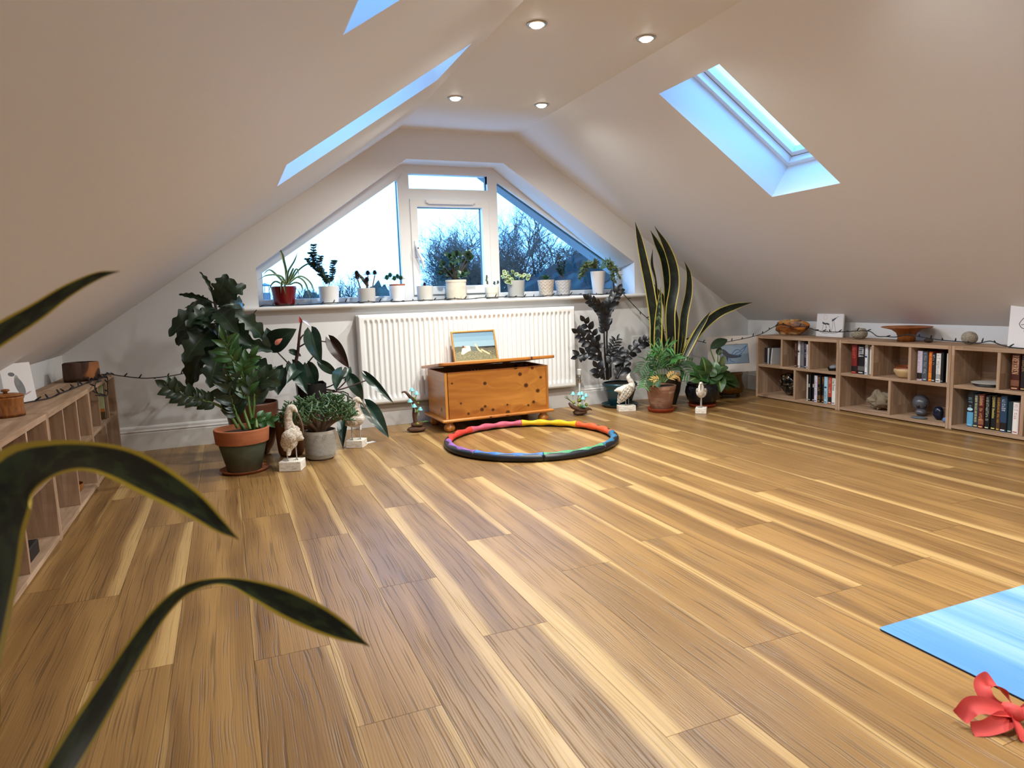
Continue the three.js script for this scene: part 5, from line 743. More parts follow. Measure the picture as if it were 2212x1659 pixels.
{ // black pot with trailing heart leaves
  const t = pot('trailing_peperomia', 'bushy heart leaved plant trailing from glossy black pot', [1.62, 0, 0.55], [[0.075, 0], [0.11, 0.05], [0.125, 0.1], [0.118, 0.14], [0.11, 0.152], [0.116, 0.168]], M(lin('#15171c'), 0.2), { soil: 0.95, saucer: [0.105, 0.024, M(lin('#a8492a'), 0.6)] });
  const c0 = V(1.6, 0.2, 0.55), prs = [[1.588,0.204,0.6],[1.509,0.284,0.6],[1.623,0.21,0.6],[1.521,0.218,0.6],[1.611,0.258,0.6],[1.577,0.377,0.6],[1.646,0.237,0.6],[1.68,0.3,0.6],[1.657,0.198,0.6],[1.68,0.139,0.6],[1.692,0.224,0.6],[1.774,0.151,0.6],[1.715,0.203,0.6],[1.833,0.108,0.6],[1.762,0.19,0.6],[2.015,0.081,0.5],[1.669,0.216,0.6],[1.773,0.256,0.6],[1.6,0.212,0.6],[1.554,0.159,0.6],[1.623,0.191,0.6],[1.623,0.125,0.6],[1.75,0.21,0.6],[1.953,0.165,0.5],[1.68,0.253,0.6],[1.703,0.336,0.6],[1.577,0.242,0.6],[1.487,0.314,0.6],[1.727,0.202,0.6],[1.701,0.107,0.66],[1.532,0.227,0.6],[1.464,0.204,0.6],[1.797,0.197,0.6],[1.965,0.115,0.5],[1.646,0.265,0.6],[1.678,0.302,0.5],[1.703,0.251,0.6],[1.879,0.278,0.5]];
  leafList(t, G.heart, [pothLeaf, midLeaf, pothLeaf], prs, [0.105, 0.09, 0.11, 0.095, 0.095, 0.1, 0.1, 0.08, 0.095, 0.085], 0.35);
  leafList(t, G.oval, [dkLeaf, olive, pothLeaf], [[1.691,0.419,0.55],[1.848,0.481,0.55],[1.79,0.289,0.55],[1.814,0.364,0.55],[1.761,0.367,0.55],[1.784,0.427,0.55]], [0.075, 0.05, 0.05], 0.2);
  wpart('stem', sweep([[1.674,0.192,0.55],[1.732,0.302,0.55],[1.702,0.39,0.55],[1.691,0.419,0.55]], [0.006, 0.004], 14, 6), greenStem, t); wpart('stem', sweep([[1.685,0.191,0.55],[1.755,0.301,0.55],[1.761,0.367,0.55]], [0.006, 0.004], 14, 6), greenStem, t);
  for (let i = 0; i < prs.length; i += 2) wpart('stem', sweep([c0.clone().add(V(rr(-0.03, 0.03), -0.03, rr(-0.03, 0.03))), c0.clone().lerp(V(prs[i]), 0.5).add(V(0, 0.03, 0)), V(prs[i])], [0.003, 0.002], 8, 5), greenStem, t);
}
// ---------- pots along the sill ----------
const SY = 0.8405, sz = -0.05, sillG = 'potted plants on the window sill';
const cer = (c, r = 0.4, o) => M(lin(c), r, o);
const at = (p) => [p[0], SY, sz];
{
  const t = pot('spider_plant', 'spider plant in glossy dark red pot on the sill', at([-1.217,0.903,-.05]), [[0.055, 0], [0.064, 0.02], [0.078, 0.115], [0.079, 0.125]], cer('#6d1219', 0.15), { group: sillG });
  const spT = M(0xffffff, 0.45, { map: tex(32, 64, (u, v) => { const s = Math.abs(u - 0.5) * 2; return mix3([62, 104, 60], [206, 212, 170], sst(0.55, 0.72, s)); }) });
  const S = (pts, w = 0.017) => wpart('leaf', strap(pts.map((p, i) => [...p, w * [0.8, 1, 0.8, 0.06][i]]), [-0.3, 0.7, 0.6], { dish: 0.5, th: 0.001, seg: 20, nv: 3 }), spT, t);
  for (const p of [[[-1.199,0.974,-.05],[-1.192,1.062,-.05],[-1.211,1.163,-.05],[-1.224,1.25,-.05]], [[-1.192,0.974,-.05],[-1.197,1.096,-.05],[-1.222,1.19,-.05],[-1.301,1.174,-.05]], [[-1.194,0.973,-.03],[-1.182,1.054,-.03],[-1.137,1.128,-.03],[-1.115,1.185,-.03]], [[-1.205,0.974,-.05],[-1.247,1.029,-.05],[-1.296,1.071,-.05],[-1.346,1.031,-.05]], [[-1.203,0.973,0],[-1.231,1.027,0],[-1.314,1.035,0],[-1.369,1.01,0]], [[-1.188,0.973,-.02],[-1.158,1.033,-.02],[-1.129,1.073,-.02],[-1.118,1.025,-.02]], [[-1.186,0.974,-.05],[-1.13,1.02,-.05],[-1.085,0.992,-.05],[-1.047,0.849,-.05]], [[-1.183,0.974,-.08],[-1.103,1.075,-.08],[-1.02,1.115,-.08],[-.912,1.093,-.08]], [[-1.198,0.972,0.02],[-1.116,1.024,0.02],[-1.06,0.989,0.02],[-1.028,0.91,0.02]], [[-1.212,0.972,0.04],[-1.227,0.995,0.04],[-1.235,0.966,0.04],[-1.242,0.919,0.04]], [[-1.206,0.972,0.04],[-1.211,0.992,0.04],[-1.215,0.959,0.04],[-1.214,0.912,0.04]], [[-1.194,0.973,-.03],[-1.177,1.02,-.03],[-1.147,1.08,-.03],[-1.154,1.067,-.03]], [[-1.183,0.972,0],[-1.143,0.985,0],[-1.112,0.97,0],[-1.102,0.923,0]], [[-1.221,0.974,-.02],[-1.264,0.995,-.02],[-1.291,0.976,-.02],[-1.31,0.936,-.02]]]) S(p);
}
{
  const ribs = []; for (let i = 0; i <= 12; i++) { const y = 0.004 + i * 0.0092; ribs.push([0.058 + 0.008 * i / 12, y], [0.06 + 0.008 * i / 12, y + 0.004]); }
  const t = pot('stacked_crassula', 'branching succulent with stacked leaves in white ribbed pot', at([-.933,0.894,-.05]), ribs, cer('#e4e4e2'), { group: sillG });
  const cr = M(lin('#3c5348'), 0.6), B = (pts, n, w = 0.042) => { const c = curve(pts), ms = []; wpart('branch', sweep(c, [0.004, 0.002], 16, 6), brownStem, t); for (let i = 0; i < n; i++) { const P = c.getPointAt(0.1 + 0.9 * i / n), a0 = i * 1.57; for (let k = 0; k < 3; k++) { const a = a0 + k * 2.1; ms.push(leafMatrix(P, P.clone().add(V(Math.cos(a) * w * 0.6, w * 0.35, Math.sin(a) * w * 0.6)), w * 0.85, V(-Math.cos(a) * 0.6, 1, 0.6 - Math.sin(a) * 0.6))); } } stuff(wpart('leaf_stack', merged(G.smallo, ms), cr, t)); };
  B([[-.944,0.974,-.05],[-.961,1.03,-.05],[-1.012,1.072,-.05],[-1.049,1.121,-.05],[-1.065,1.142,-.05]], 13); B([[-1.012,1.072,-.05],[-1.014,1.148,-.05],[-1.011,1.236,-.05]], 9); B([[-.977,1.037,-.03],[-.985,1.112,-.03],[-.965,1.16,-.03]], 7); B([[-.931,0.974,-.05],[-.903,1.029,-.05],[-.896,1.091,-.05],[-.879,1.129,-.05]], 10); B([[-.949,0.975,-.07],[-.945,1.031,-.07],[-.996,1.087,-.07],[-1.03,1.17,-.07],[-1.05,1.177,-.07]], 10); B([[-.942,0.974,-.02],[-.96,1.008,-.02],[-.992,1.036,-.02]], 6);
}
{
  const t = pot('red_aeonium', 'reddish small rosettes in pale grey cylinder pot', at([-.686,0.887,-.05]), [[0.053, 0], [0.058, 0.01], [0.06, 0.1]], cer('#b9b6b0', 0.7), { group: sillG });
  const rd = M(lin('#4c3a36'), 0.55), gn = M(lin('#5a6048'), 0.5); for (const [p, r] of [[[-.741,0.998,-.05], 0.036], [[-.669,1.024,-.05], 0.03], [[-.622,1.027,-.05], 0.026], [[-.747,1.025,-.03], 0.028], [[-.684,0.981,-.02], 0.028]]) { wt(t, merged(G.small, rosetteMats(p, r * 1.35, 26, 0.024, 0.3)), rd, 'rosette'); wpart('stem', sweep([[p[0] * 0.6 + t.position.x * 0.4, SY + 0.085, sz], p], [0.005, 0.004], 8, 6), brownStem, t); }
  wpart('leaf', strap([[-.673,0.954,-.05],[-.706,1.004,-.05],[-.748,1.058,-.05]].map((p, i) => [...p, [0.02, 0.022, 0.003][i]]), [-0.3, 0.3, 0.9], { th: 0.006 }), gn, t);
}
{
  const t = pot('green_rosettes', 'green rosette succulents in terracotta liner inside white pot', at([-.473,0.896,-.05]), [[0.046, 0], [0.05, 0.01], [0.058, 0.095], [0.061, 0.11]], cer('#e8e8e8', 0.3), { group: sillG });
  part('terracotta_liner', lathe([[0.045, 0.1], [0.053, 0.108], [0.054, 0.122], [0.05, 0.122], [0.047, 0.11]], 36), cer('#9a5136', 0.8), t);
  const gm = M(lin('#4e7a5c'), 0.5); for (const [p, r] of [[[-.541,0.99,-.05], 0.034], [[-.494,0.984,-.03], 0.032], [[-.445,0.987,-.05], 0.03], [[-.511,1.008,-.08], 0.032], [[-.46,1,-.08], 0.028]]) wt(t, merged(G.small, rosetteMats(p, r * 1.25, 24, 0.022, 0.6)), gm, 'rosette');
}
{
  const t = pot('houseleek', 'small purple houseleek in plain pale cylinder pot', at([-.279,0.89,-.05]), [[0.05, 0], [0.054, 0.006], [0.056, 0.104]], cer('#c4c2ba', 0.6), { group: sillG, soil: 0.95 });
  wt(t, merged(G.small, rosetteMats([t.position.x, SY + 0.1, sz], 0.03, 26, 0.012, 0.3)), M(lin('#5a3a48'), 0.5), 'rosette');
}
{
  const sp = tex(256, 128, (u, v) => mix3(mix3([196, 188, 168], [222, 216, 200], fbm(u * 10, v * 6, 3, 4)), [150, 128, 88], 0.7 * sst(0.52, 0.62, fbm(u * 60, v * 40, 8, 4)) * sst(0.45, 0.3, v)));
  const t = pot('jade_plant', 'jade plant in rough cream speckled cylinder pot', at([-.049,0.883,-.05]), [[0.07, 0], [0.072, 0.012], [0.072, 0.124], [0.075, 0.126], [0.075, 0.14]], M(0xffffff, 0.9, { map: sp }), { group: sillG, soil: 0.93 });
  const x0 = t.position.x, y0 = SY + 0.12, tips = [[-.098,1.145,-.05],[-.015,1.158,-.05],[0.045,1.151,-.05],[-.126,1.083,-.05],[-.07,1.103,-.05],[0.013,1.109,-.05],[0.058,1.122,-.05],[-.117,1.041,-.05],[0.032,1.031,-.05],[-.049,1.067,-.05],[-.081,1.019,-.05],[-.007,1.01,-.05]]; 
  for (const p of tips) { const e = V(p); e.z += rr(-0.05, 0.05); wpart('branch', sweep([[x0 + rr(-0.01, 0.01), y0, sz], V(x0, y0, sz).lerp(e, 0.5).add(V(0, 0.01, 0)), e], [0.009, 0.004], 10, 7), dkStem, t); for (let k = 0; k < 10; k++) { const d = V(rr(-1, 1), rr(-0.5, 1), rr(-0.6, 1)).normalize(); leaf(t, G.obov, M.jade ??= M(lin('#2c4a38'), 0.35), e, e.clone().addScaledVector(d, rr(0.035, 0.05)), rr(0.022, 0.028), toCam(e).add(V(rr(-0.6, 0.6), rr(-0.2, 0.6), 0))); } }
}
{
  const t = pot('mini_succulents', 'tiny succulents in small cream two tone pot', at([0.222,0.875,-.05]), [[0.042, 0], [0.048, 0.01], [0.048, 0.04], [0.051, 0.042], [0.051, 0.082]], cer('#dcd7c6', 0.5), { group: sillG, soil: 0.95 });
  const gm = M(lin('#48685a'), 0.5); for (const [X, Y] of [[515, 1300], [510, 1330], [520, 1355]]) wt(t, merged(G.small, rosetteMats(X === 515 ? [0.186,0.985,-.05] : X === 510 ? [0.183,0.963,-.05] : [0.189,0.943,-.05], 0.022, 12, 0.012, 0.5)), gm, 'rosette');
  wt(t, merged(G.smallo, rosetteMats([0.243,0.939,-.05], 0.022, 12, 0.014, 0.6)), gm, 'rosette'); wt(t, merged(G.smallo, rosetteMats([0.263,0.943,-.03], 0.022, 10, 0.016, 0.6)), gm, 'rosette');
}
{
  const t = pot('variegated_plectranthus', 'variegated round leaved plant spilling from plain grey pot', at([0.412,0.869,-.05]), [[0.052, 0], [0.056, 0.004], [0.066, 0.126]], cer('#a9aaa6', 0.7), { group: sillG });
  const vm = M(0xffffff, 0.5, { map: tex(64, 64, (u, v) => mix3([196, 204, 150], [78, 118, 70], sst(0.85, 0.6, Math.hypot(u - 0.5, v - 0.5) * 2 + 0.2 * (fbm(u * 6, v * 6, 3) - 0.5)))) });
  const c = V(t.position.x, SY + 0.125, sz), ends = [[0.297,1.025,-.02],[0.312,0.995,-.02],[0.344,1.016,-.02],[0.334,0.966,-.02],[0.359,0.987,-.02],[0.391,1.001,-.02],[0.415,0.993,-.02],[0.455,1,-.02],[0.487,0.999,-.02],[0.31,0.959,-.02],[0.482,0.97,-.02],[0.349,0.951,-.02],[0.384,1.016,-.02],[0.438,0.986,-.02],[0.292,0.989,-.02],[0.32,1.017,-.02]];
  for (const p of ends) { const e = V(p); wpart('stem', sweep([c.clone().add(V(rr(-0.03, 0.03), -0.01, 0)), c.clone().lerp(e, 0.5).add(V(0, 0.015, 0)), e], [0.0025, 0.0018], 8, 5), greenStem, t); for (let k = 0; k < 2; k++) { const d = V(rr(-1, 1), rr(-0.4, 0.7), rr(0, 0.6)).normalize(); leaf(t, G.oval, vm, e, e.clone().addScaledVector(d, rr(0.028, 0.038)), rr(0.022, 0.03), toCam(e).add(V(0, 0.5, 0))); } }
}
const herring = tex(128, 128, (u, v) => { const k = ((v * 8 + Math.abs(((u * 12) % 1) - 0.5) * 1.6) % 1); return 90 + 130 * sst(0.3, 0.6, Math.abs(k - 0.5) * 2); }, false);
{
  const t = pot('small_aloe', 'small pointed rosette in beige herringbone pot', at([0.657,0.862,-.05]), [[0.045, 0], [0.049, 0.004], [0.064, 0.124]], cer('#bdb3a6', 0.8, { bumpMap: herring, bumpScale: 0.003 }), { group: sillG });
  for (const m of rosetteMats([t.position.x, SY + 0.112, sz], 0.075, 14, 0.032, 1.0)) { const q = mesh('leaf', G.lance, M.aloe ??= M(lin('#4f7a4c'), 0.45)); m.decompose(q.position, q.quaternion, q.scale); q.position.sub(t.position); t.add(q); }
}
{
  const t = pot('twiggy_succulent', 'upright twiggy succulent in greyish herringbone pot', at([0.8,0.857,-.05]), [[0.043, 0], [0.047, 0.004], [0.061, 0.118]], cer('#b4b4b6', 0.8, { bumpMap: herring, bumpScale: 0.003 }), { group: sillG });
  for (const p of [[[0.798,0.979,-.05],[0.792,1.062,-.05],[0.761,1.151,-.05]], [[0.788,0.978,-.03],[0.765,1.046,-.03],[0.733,1.106,-.03]], [[0.803,0.979,-.06],[0.814,1.047,-.06],[0.824,1.107,-.06]], [[0.775,0.978,-.02],[0.759,1.009,-.02],[0.739,1.046,-.02]]]) { const c = curve(p), ms = []; wpart('stem', sweep(c, [0.003, 0.0015], 12, 5), brownStem, t); for (let i = 0; i < 26; i++) { const P = c.getPointAt(0.2 + 0.8 * i / 26), a = i * 2.4; ms.push(leafMatrix(P, P.clone().add(V(Math.cos(a) * 0.03, 0.014, Math.sin(a) * 0.03)), 0.013, V(0, 1, 0.3))); } wt(t, merged(G.small, ms), M.twig ??= M(lin('#2f4638'), 0.5)); }
}
{
  const t = pot('trailing_sedum', 'trailing succulent rosettes arching from tall white tapered pot', at([1.102,0.901,-.05]), [[0.037, 0], [0.04, 0.004], [0.058, 0.176], [0.059, 0.18]], cer('#ddd8d4', 0.45), { group: sillG });
  const sm = M(lin('#6d7a4c'), 0.5);
  for (const p of [[[1.085,1.042,-.05],[1.051,1.073,-.05],[1.007,1.066,-.05],[0.988,1.028,-.05]], [[1.056,1.041,-.03],[1.005,1.08,-.03],[0.952,1.043,-.03],[0.933,0.983,-.03]], [[1.074,1.039,0],[1.058,1.078,0],[1.058,1.093,0]], [[1.129,1.041,-.05],[1.166,1.079,-.05],[1.21,1.055,-.05],[1.226,0.97,-.05]], [[1.121,1.04,-.02],[1.175,1.077,-.02],[1.237,1.045,-.02],[1.272,0.983,-.02]], [[1.109,1.039,0],[1.171,1.053,0],[1.206,0.999,0],[1.223,0.953,0]], [[1.138,1.042,-.08],[1.174,1.096,-.08],[1.228,1.095,-.08],[1.282,1.024,-.08]], [[1.093,1.043,-.08],[1.05,1.075,-.08],[1.015,1.075,-.08],[0.987,1.007,-.08]]]) { const c = curve(p), ms = []; wpart('stem', sweep(c, [0.004, 0.002], 12, 6), greenStem, t); for (let i = 0; i < 32; i++) { const P = c.getPointAt(0.2 + 0.8 * i / 32), T = c.getTangentAt(0.2 + 0.8 * i / 32), a = i * 2.4, N = V(Math.cos(a), Math.sin(a), Math.cos(a * 2) * 0.6), d = T.clone().multiplyScalar(0.7).add(N).normalize(); ms.push(leafMatrix(P, P.clone().addScaledVector(d, 0.042), 0.02, T)); } wt(t, merged(G.small, ms), sm, 'leaf_spray'); }
}

// ---------- near snake plant beside the viewer ----------
{
  const t = pot('foreground_snake_plant', 'snake plant with drooping yellow edged leaves close to the viewer', [-1.86, 0, 4.3], [[0.1, 0], [0.13, 0.12], [0.145, 0.24], [0.143, 0.25]], M(lin('#4a4640'), 0.6), { soil: 0.92 });
  const n0 = [-0.376, 0.126, 0.918], k = 1 / 1486, L = (pts, w, d, n, o = {}) => wpart('leaf', strap(pts.map((p, i) => [...p, w[i] * d * k]), n, { seg: 60, nv: 8, dish: 0.35, th: 0.005, ...o }), sansM2, t);
  const sansM2 = M(0xffffff, 0.42, { map: tex(256, 1024, (u, v) => { const s = Math.abs(u - 0.5) * 2, w = fbm(v * 5, 2, 5, 3) * 0.05, m = sst(0.7 + w, 0.77 + w, s), band = sst(0.42, 0.7, fbm(u * 5, v * 30, 9, 4)), f = fbm(u * 60, v * 10, 19, 2); return mix3(mix3([20, 32, 20], [58, 78, 42], band * 0.75 + (f - 0.5) * 0.2), [208, 184, 58], m); }) });
  L([[-1.986,0.429,3.897],[-1.938,0.567,3.898],[-1.892,0.697,3.877],[-1.832,0.773,3.891],[-1.791,0.812,3.903],[-1.766,0.829,3.91],[-1.733,0.849,3.921],[-1.705,0.868,3.93],[-1.679,0.881,3.939],[-1.662,0.885,3.945]], [34, 40, 48, 56, 62, 62, 50, 35, 20, 1.5], 0.62, [[-0.2, 0.5, 0.8], [-0.3, 0.45, 0.8], [-0.35, 0.4, 0.85]]);
  L([[-1.945,0.184,3.925],[-1.85,0.404,3.956],[-1.806,0.518,3.98],[-1.781,0.596,4.002],[-1.766,0.652,4],[-1.756,0.689,3.999],[-1.739,0.716,4.002],[-1.714,0.73,4.021],[-1.687,0.735,4.043],[-1.661,0.731,4.065],[-1.635,0.719,4.088],[-1.61,0.701,4.101],[-1.592,0.684,4.111],[-1.581,0.675,4.116]], [60, 110, 150, 180, 190, 186, 150, 96, 70, 74, 70, 50, 24, 1.5], 0.56, [[-0.5, 0.1, 0.9], [-0.5, 0.1, 0.9], [-0.55, 0.1, 0.85], [-0.5, 0.35, 0.8], [-0.35, 0.8, 0.5], [-0.3, 0.75, 0.65], [-0.35, 0.6, 0.75]]);
  L([[-1.889,0.161,3.908],[-1.795,0.35,3.943],[-1.75,0.43,3.972],[-1.716,0.487,3.999],[-1.693,0.522,4.004],[-1.67,0.557,4.009],[-1.649,0.586,4.014],[-1.629,0.604,4.019],[-1.609,0.611,4.026],[-1.591,0.611,4.034],[-1.571,0.603,4.043],[-1.547,0.591,4.054],[-1.522,0.577,4.067],[-1.503,0.565,4.076],[-1.484,0.552,4.086]], [50, 84, 92, 84, 70, 56, 44, 32, 20, 20, 40, 58, 55, 37, 2], 0.6, [[-0.75, 0.3, 0.6], [-0.7, 0.35, 0.65], [-0.6, 0.5, 0.7], [-0.3, 0.9, 0.35], [-0.36, 0.45, 0.85], [-0.36, 0.35, 0.9]]);
  L([[-1.929,0.162,3.913],[-1.817,0.402,3.97],[-1.797,0.466,3.969],[-1.789,0.506,3.967],[-1.785,0.53,3.965]], [26, 36, 34, 22, 2], 0.6, n0);
}
// ---------- string lights: one long black cord with stubby bulbs ----------
{
  const t = thing('string_lights', 'black fairy light cord running from left shelf along sill to right shelf', 'string lights', [0, 0, 0]), cord = M(lin('#1b1c20'), 0.5);
  const left = [[-2.37,0.49,1.358],[-2.335,0.49,1.294],[-2.3,0.49,1.225],[-2.288,0.49,1.064],[-2.278,0.49,0.922],[-2.263,0.49,0.726],[-2.252,0.49,0.503]].concat([[LX + 0.006, 0.492, 0.33]], [[-2.19,0.448,0.459],[-2.19,0.412,0.469],[-2.19,0.438,0.732],[-2.19,0.481,0.824]], [[LX + 0.004, 0.492, 0.2]], [[-2.166,0.47,0.1],[-2.053,0.448,0.1],[-1.968,0.447,0.1],[-1.88,0.454,0.1],[-1.798,0.471,0.1]], [[-1.688,0.567,0.3]], [[-1.497,0.705,0.06],[-1.439,0.766,0.06],[-1.402,0.816,0.06]]);
  const sill = []; for (let i = 0; i <= 40; i++) { const x = mix(-1.36, 1.3, i / 40); sill.push([x, SY + 0.004 + 0.008 * vn(i * 0.9, 1, 3), 0.035 + 0.012 * (vn(i * 0.7, 4, 5) - 0.5)]); }
  const right = [[1.247,0.852,0.07],[1.329,0.768,0.07],[1.424,0.682,0.07],[1.487,0.622,0.09],[1.543,0.57,0.12],[1.641,0.504,0.14],[1.758,0.473,0.16],[1.876,0.449,0.18],[1.986,0.425,0.2]].concat([[2.27, 0.493, 0.43]], [[2.31,0.543,0.509],[2.31,0.574,0.614],[2.31,0.556,0.716],[2.31,0.559,0.841],[2.31,0.536,0.948]], [[2.29,0.532,1.109],[2.29,0.539,1.224],[2.29,0.545,1.298],[2.29,0.545,1.406],[2.29,0.517,1.459],[2.29,0.517,1.526],[2.29,0.517,1.592],[2.29,0.534,1.671],[2.29,0.526,1.748],[2.29,0.52,1.803],[2.29,0.512,1.881],[2.29,0.508,1.966],[2.29,0.506,2.047],[2.29,0.504,2.112],[2.29,0.518,2.174],[2.29,0.502,2.224],[2.29,0.49,2.285],[2.29,0.487,2.348]]);
  const all = left.concat(sill, right), c = curve(all.map(p => V(p))), len = c.getLength(), N = Math.round(len / 0.012);
  const pts = c.getSpacedPoints(N); wpart('cable', sweep(new THREE.CatmullRomCurve3(pts), [0.003, 0.003], N, 5), cord, t);
  rnd = mulberry(12); const bg = lathe([[0, 0], [0.0035, 0], [0.004, 0.014], [0.0025, 0.026], [0, 0.027]], 8), nb = Math.floor(len / 0.075);
  for (let i = 1; i < nb; i++) { const u = i / nb, P = c.getPointAt(u), T = c.getTangentAt(u), a = rr(0, 6.28), q = V(Math.cos(a), rr(-0.3, 1), Math.sin(a)); q.addScaledVector(T, -q.dot(T)).normalize().addScaledVector(T, 0.5); if (P.y < 0.5 && P.x < -2.1 || (P.y > 0.8) || P.x > 2.26) q.y = Math.abs(q.y) + 0.05; q.normalize(); const m = mesh('bulb', bg, cord); m.position.copy(P); m.quaternion.setFromUnitVectors(V(0, 1, 0), q); t.add(m); }
}
// ---------- outside ----------
{
  structure('ground', 'dark garden ground outside far below the window', box(160, 0.2, 120, 10, -4.6, -65), M(lin('#3c4a36'), 1));
  const ov = M(lin('#5f666c'), 0.7); // roof overhang on both sides of the gable
  { const g = extrude([[0.25, 1.86], [1.75, 0.88], [1.75, 1.02], [0.25, 2.0]], [], 0.32); g.translate(0, 0, -0.63); single('barge_board', 'pale barge board under the roof verge outside right pane', 'board', g, ov); }
  // bare trees
  const bark = M(lin('#403e39'), 1, { specularIntensity: 0.2 });
  function tree(label, base, H, half, spread, seed, depth = 8) {
    const t = thing('bare_tree', label, 'tree', base, 0, 'bare winter trees outside'); rnd = mulberry(seed);
    const big = [], fine = [], seg = (list, a, b, r0, r1) => { const d = b.clone().sub(a).normalize(), x = V(0.31, 0.2, 0.93).cross(d).normalize(), y = d.clone().cross(x), p = []; for (const [c, r] of [[a, r0], [b, r1]]) for (let k = 0; k < 3; k++) p.push(c.clone().addScaledVector(x, Math.cos(k * 2.094) * r).addScaledVector(y, Math.sin(k * 2.094) * r)); for (let k = 0; k < 3; k++) { const n = (k + 1) % 3; for (const i of [k, n, 3 + k, n, 3 + n, 3 + k]) list.push(p[i].x, p[i].y, p[i].z); } };
    const grow = (a, d, L, r, lev) => { let p = a.clone(), dir = d.clone(); const parts = lev > 4 ? 2 : 3; for (let s = 0; s < parts; s++) { const q = p.clone().addScaledVector(dir, L / parts); seg(lev < 5 ? big : fine, p, q, r * (1 - 0.25 * s / parts), r * (1 - 0.25 * (s + 1) / parts)); p = q; dir = dir.clone().add(V(rr(-1, 1), rr(-0.6, 0.9), rr(-1, 1)).multiplyScalar(0.22)).normalize(); if (lev >= depth) continue; if (s < parts - 1 && lev > 0 && rnd() < 0.75) grow(p, dir.clone().add(V(rr(-1, 1) * spread, rr(-0.3, 0.6), rr(-1, 1) * spread).multiplyScalar(0.9)).normalize(), L * rr(0.55, 0.75), r * 0.5, lev + 1); } if (lev < depth) for (let k = 0; k < (lev === 0 ? 5 : 2); k++) grow(p, dir.clone().add(V(rr(-1, 1) * spread, rr(-0.4, 0.7), rr(-1, 1) * spread)).normalize(), L * (lev === 0 ? 0.5 : rr(0.66, 0.84)), r * (lev === 0 ? 0.55 : 0.66), lev + 1); };
    grow(V(0, 0, 0), V(0, 1, 0), H * 0.5, H * 0.026, 0);
    { let top = 0, wd = 0; for (const l of [big, fine]) for (let i = 0; i < l.length; i += 3) { top = Math.max(top, l[i + 1]); } const wl = []; for (let i = 0; i < fine.length; i += 9) wl.push(Math.abs(fine[i])); wl.sort((a, b) => a - b); wd = wl[Math.floor(wl.length * 0.97)]; const sy = H / top, sx = half / wd; for (const l of [big, fine]) for (let i = 0; i < l.length; i += 3) { l[i] *= sx; l[i + 1] *= sy; l[i + 2] *= sx; } }
    const mk = (l, name) => { const g = new THREE.BufferGeometry(); g.setAttribute('position', new THREE.Float32BufferAttribute(l, 3)); g.computeVertexNormals(); return part(name, g, bark, t); };
    mk(big, 'limbs'); stuff(mk(fine, 'twigs'));
  }
  tree('bare tree seen through the casement pane', [8.3, -4.5, -25], 9.1, 3.0, 1.25, 4, 8);
  tree('large bare tree seen through the right pane', [12.7, -4.5, -26], 10.1, 3.6, 1.2, 9, 8);
  tree('bare tree behind the neighbouring roof at far right', [15.8, -4.5, -24], 9.0, 3.2, 1.2, 23, 8);
  tree('bare tree standing between the two large trees', [10.8, -4.5, -29], 9.6, 3.0, 1.2, 51, 8);
  tree('small distant bare tree low in the left pane', [1.6, -4.5, -48], 7.0, 1.6, 1.2, 31, 6);
  // far hedge line
  const hm = M(lin('#2a2f27'), 1); rnd = mulberry(61);
  for (let i = 0; i < 16; i++) { const x = -3 + i * 2.5 + rr(-0.5, 0.5), h = rr(5.0, 5.7) + 0.5 * sst(1, 5, x); single('distant_bush', 'grey green bush in far tree line', 'bush', rock(1, 0.22, 6, i + 3, 5, [1.25, h / 2, 1.1]), hm, [x, -4.5, i % 2 ? -50 : -54], 0, 'far bushes on the horizon'); }
  [[-1.2, 6.6, 1.3], [0.4, 6.4, 1.2], [3.2, 7.0, 1.5], [4.6, 7.4, 1.7], [6.0, 7.2, 1.5], [7.2, 7.6, 1.6]].forEach(([x, h, w], i) => tree(`small twiggy tree on the horizon, ${['first', 'second', 'third', 'fourth', 'fifth', 'sixth'][i]} from the left`, [x, -4.5, -46], h, w, 1.2, 70 + i, 5));
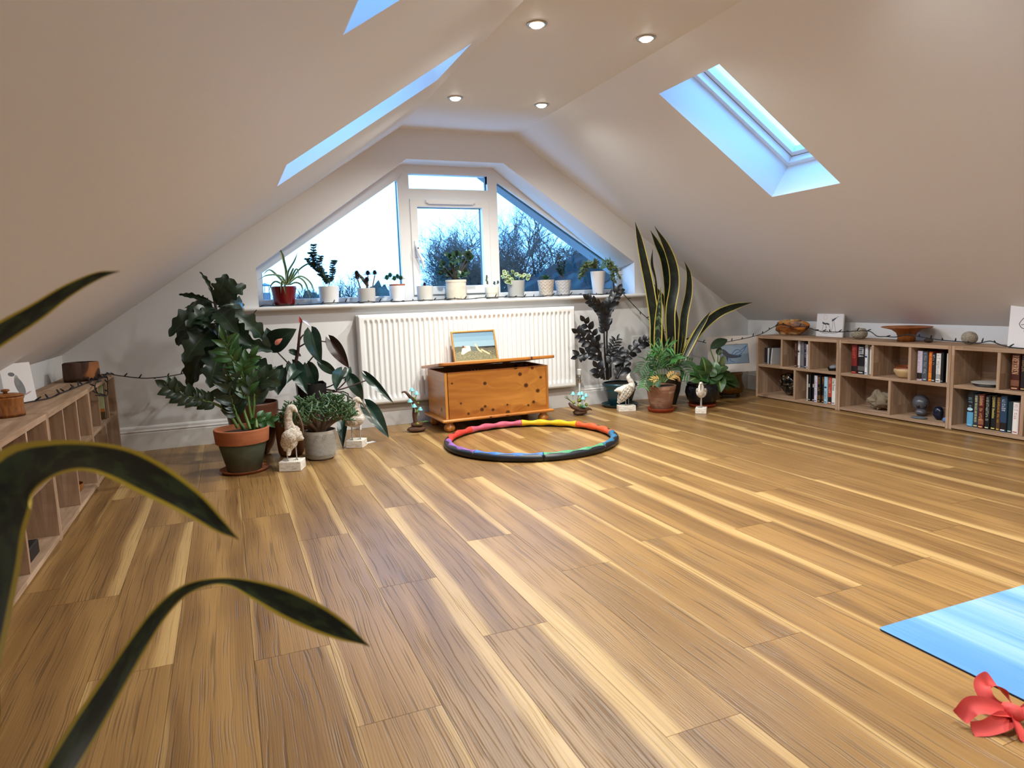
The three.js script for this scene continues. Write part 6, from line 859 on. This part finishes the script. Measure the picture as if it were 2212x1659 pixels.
  // neighbouring tiled roof
  const A = V([6.187,0.931,-15]), B = V([7.3,1.984,-11.5]), C = V([6.095,0.666,-8]), ex = B.clone().sub(A).normalize(), nn = ex.clone().cross(C.clone().sub(A)).normalize(); if (nn.y < 0) nn.negate(); const dn = nn.clone().cross(ex).normalize(); if (dn.y > 0) dn.negate();
  const roof = thing('neighbour_roof', 'grey tiled roof of neighbouring house outside right pane', 'roof', A.toArray()); const mats = ['#232527', '#282a2b', '#1f2123', '#303335'].map(c => M(lin(c), 1, { specularIntensity: 0.15 }));
  const basis = new THREE.Matrix4().makeBasis(ex, nn, dn), q0 = new THREE.Quaternion().setFromRotationMatrix(new THREE.Matrix4().makeBasis(ex, nn, ex.clone().cross(nn))), sgn = ex.clone().cross(nn).dot(dn);
  const tg = box(0.29, 0.022, 0.3, 0, 0, 0), tilt = new THREE.Quaternion().setFromAxisAngle(V(1, 0, 0), 0.16 * sgn);
  rnd = mulberry(8);
  for (let r = 0; r < 16; r++) for (let k = 0; k < 19; k++) { const P = ex.clone().multiplyScalar((k + (r % 2) * 0.5) * 0.29 + r * 0.0).addScaledVector(dn, r * 0.24 + 0.12).addScaledVector(nn, rr(0, 0.004)); const m = mesh('tile', tg, mats[Math.floor(rnd() * 4)]); m.position.copy(P); m.quaternion.copy(q0).multiply(tilt); roof.add(m); }
  { const m = mesh('underlay', box(5.7, 0.02, 4, 2.8, -0.06, 2 * sgn), M(lin('#2c2e30'), 1)); m.quaternion.copy(q0); roof.add(m); }
  // chimney cowl
  const ch = thing('chimney_cowl', 'dark chimney pot with flat cowl outside left pane', 'chimney', [-0.86, -4.5, -9]);
  part('stack', box(0.5, 5.2, 0.5, 0, 2.6, 0), M(lin('#5a4a44'), 0.9), ch); part('chimney_pot', lathe([[0, 5.2], [0.1, 5.2], [0.085, 5.58], [0, 5.58]], 20), M(lin('#4a4c50'), 0.8), ch); part('cowl_cap', lathe([[0, 5.76], [0.11, 5.72], [0.12, 5.7], [0, 5.7]], 20), M(lin('#55585c'), 0.6), ch);
  for (const a of [0.4, 2.5, 4.6]) part('cowl_leg', box(0.012, 0.14, 0.012, Math.cos(a) * 0.07, 5.64, Math.sin(a) * 0.07), M(lin('#55585c'), 0.6), ch);
}
renderer.render(scene, camera);
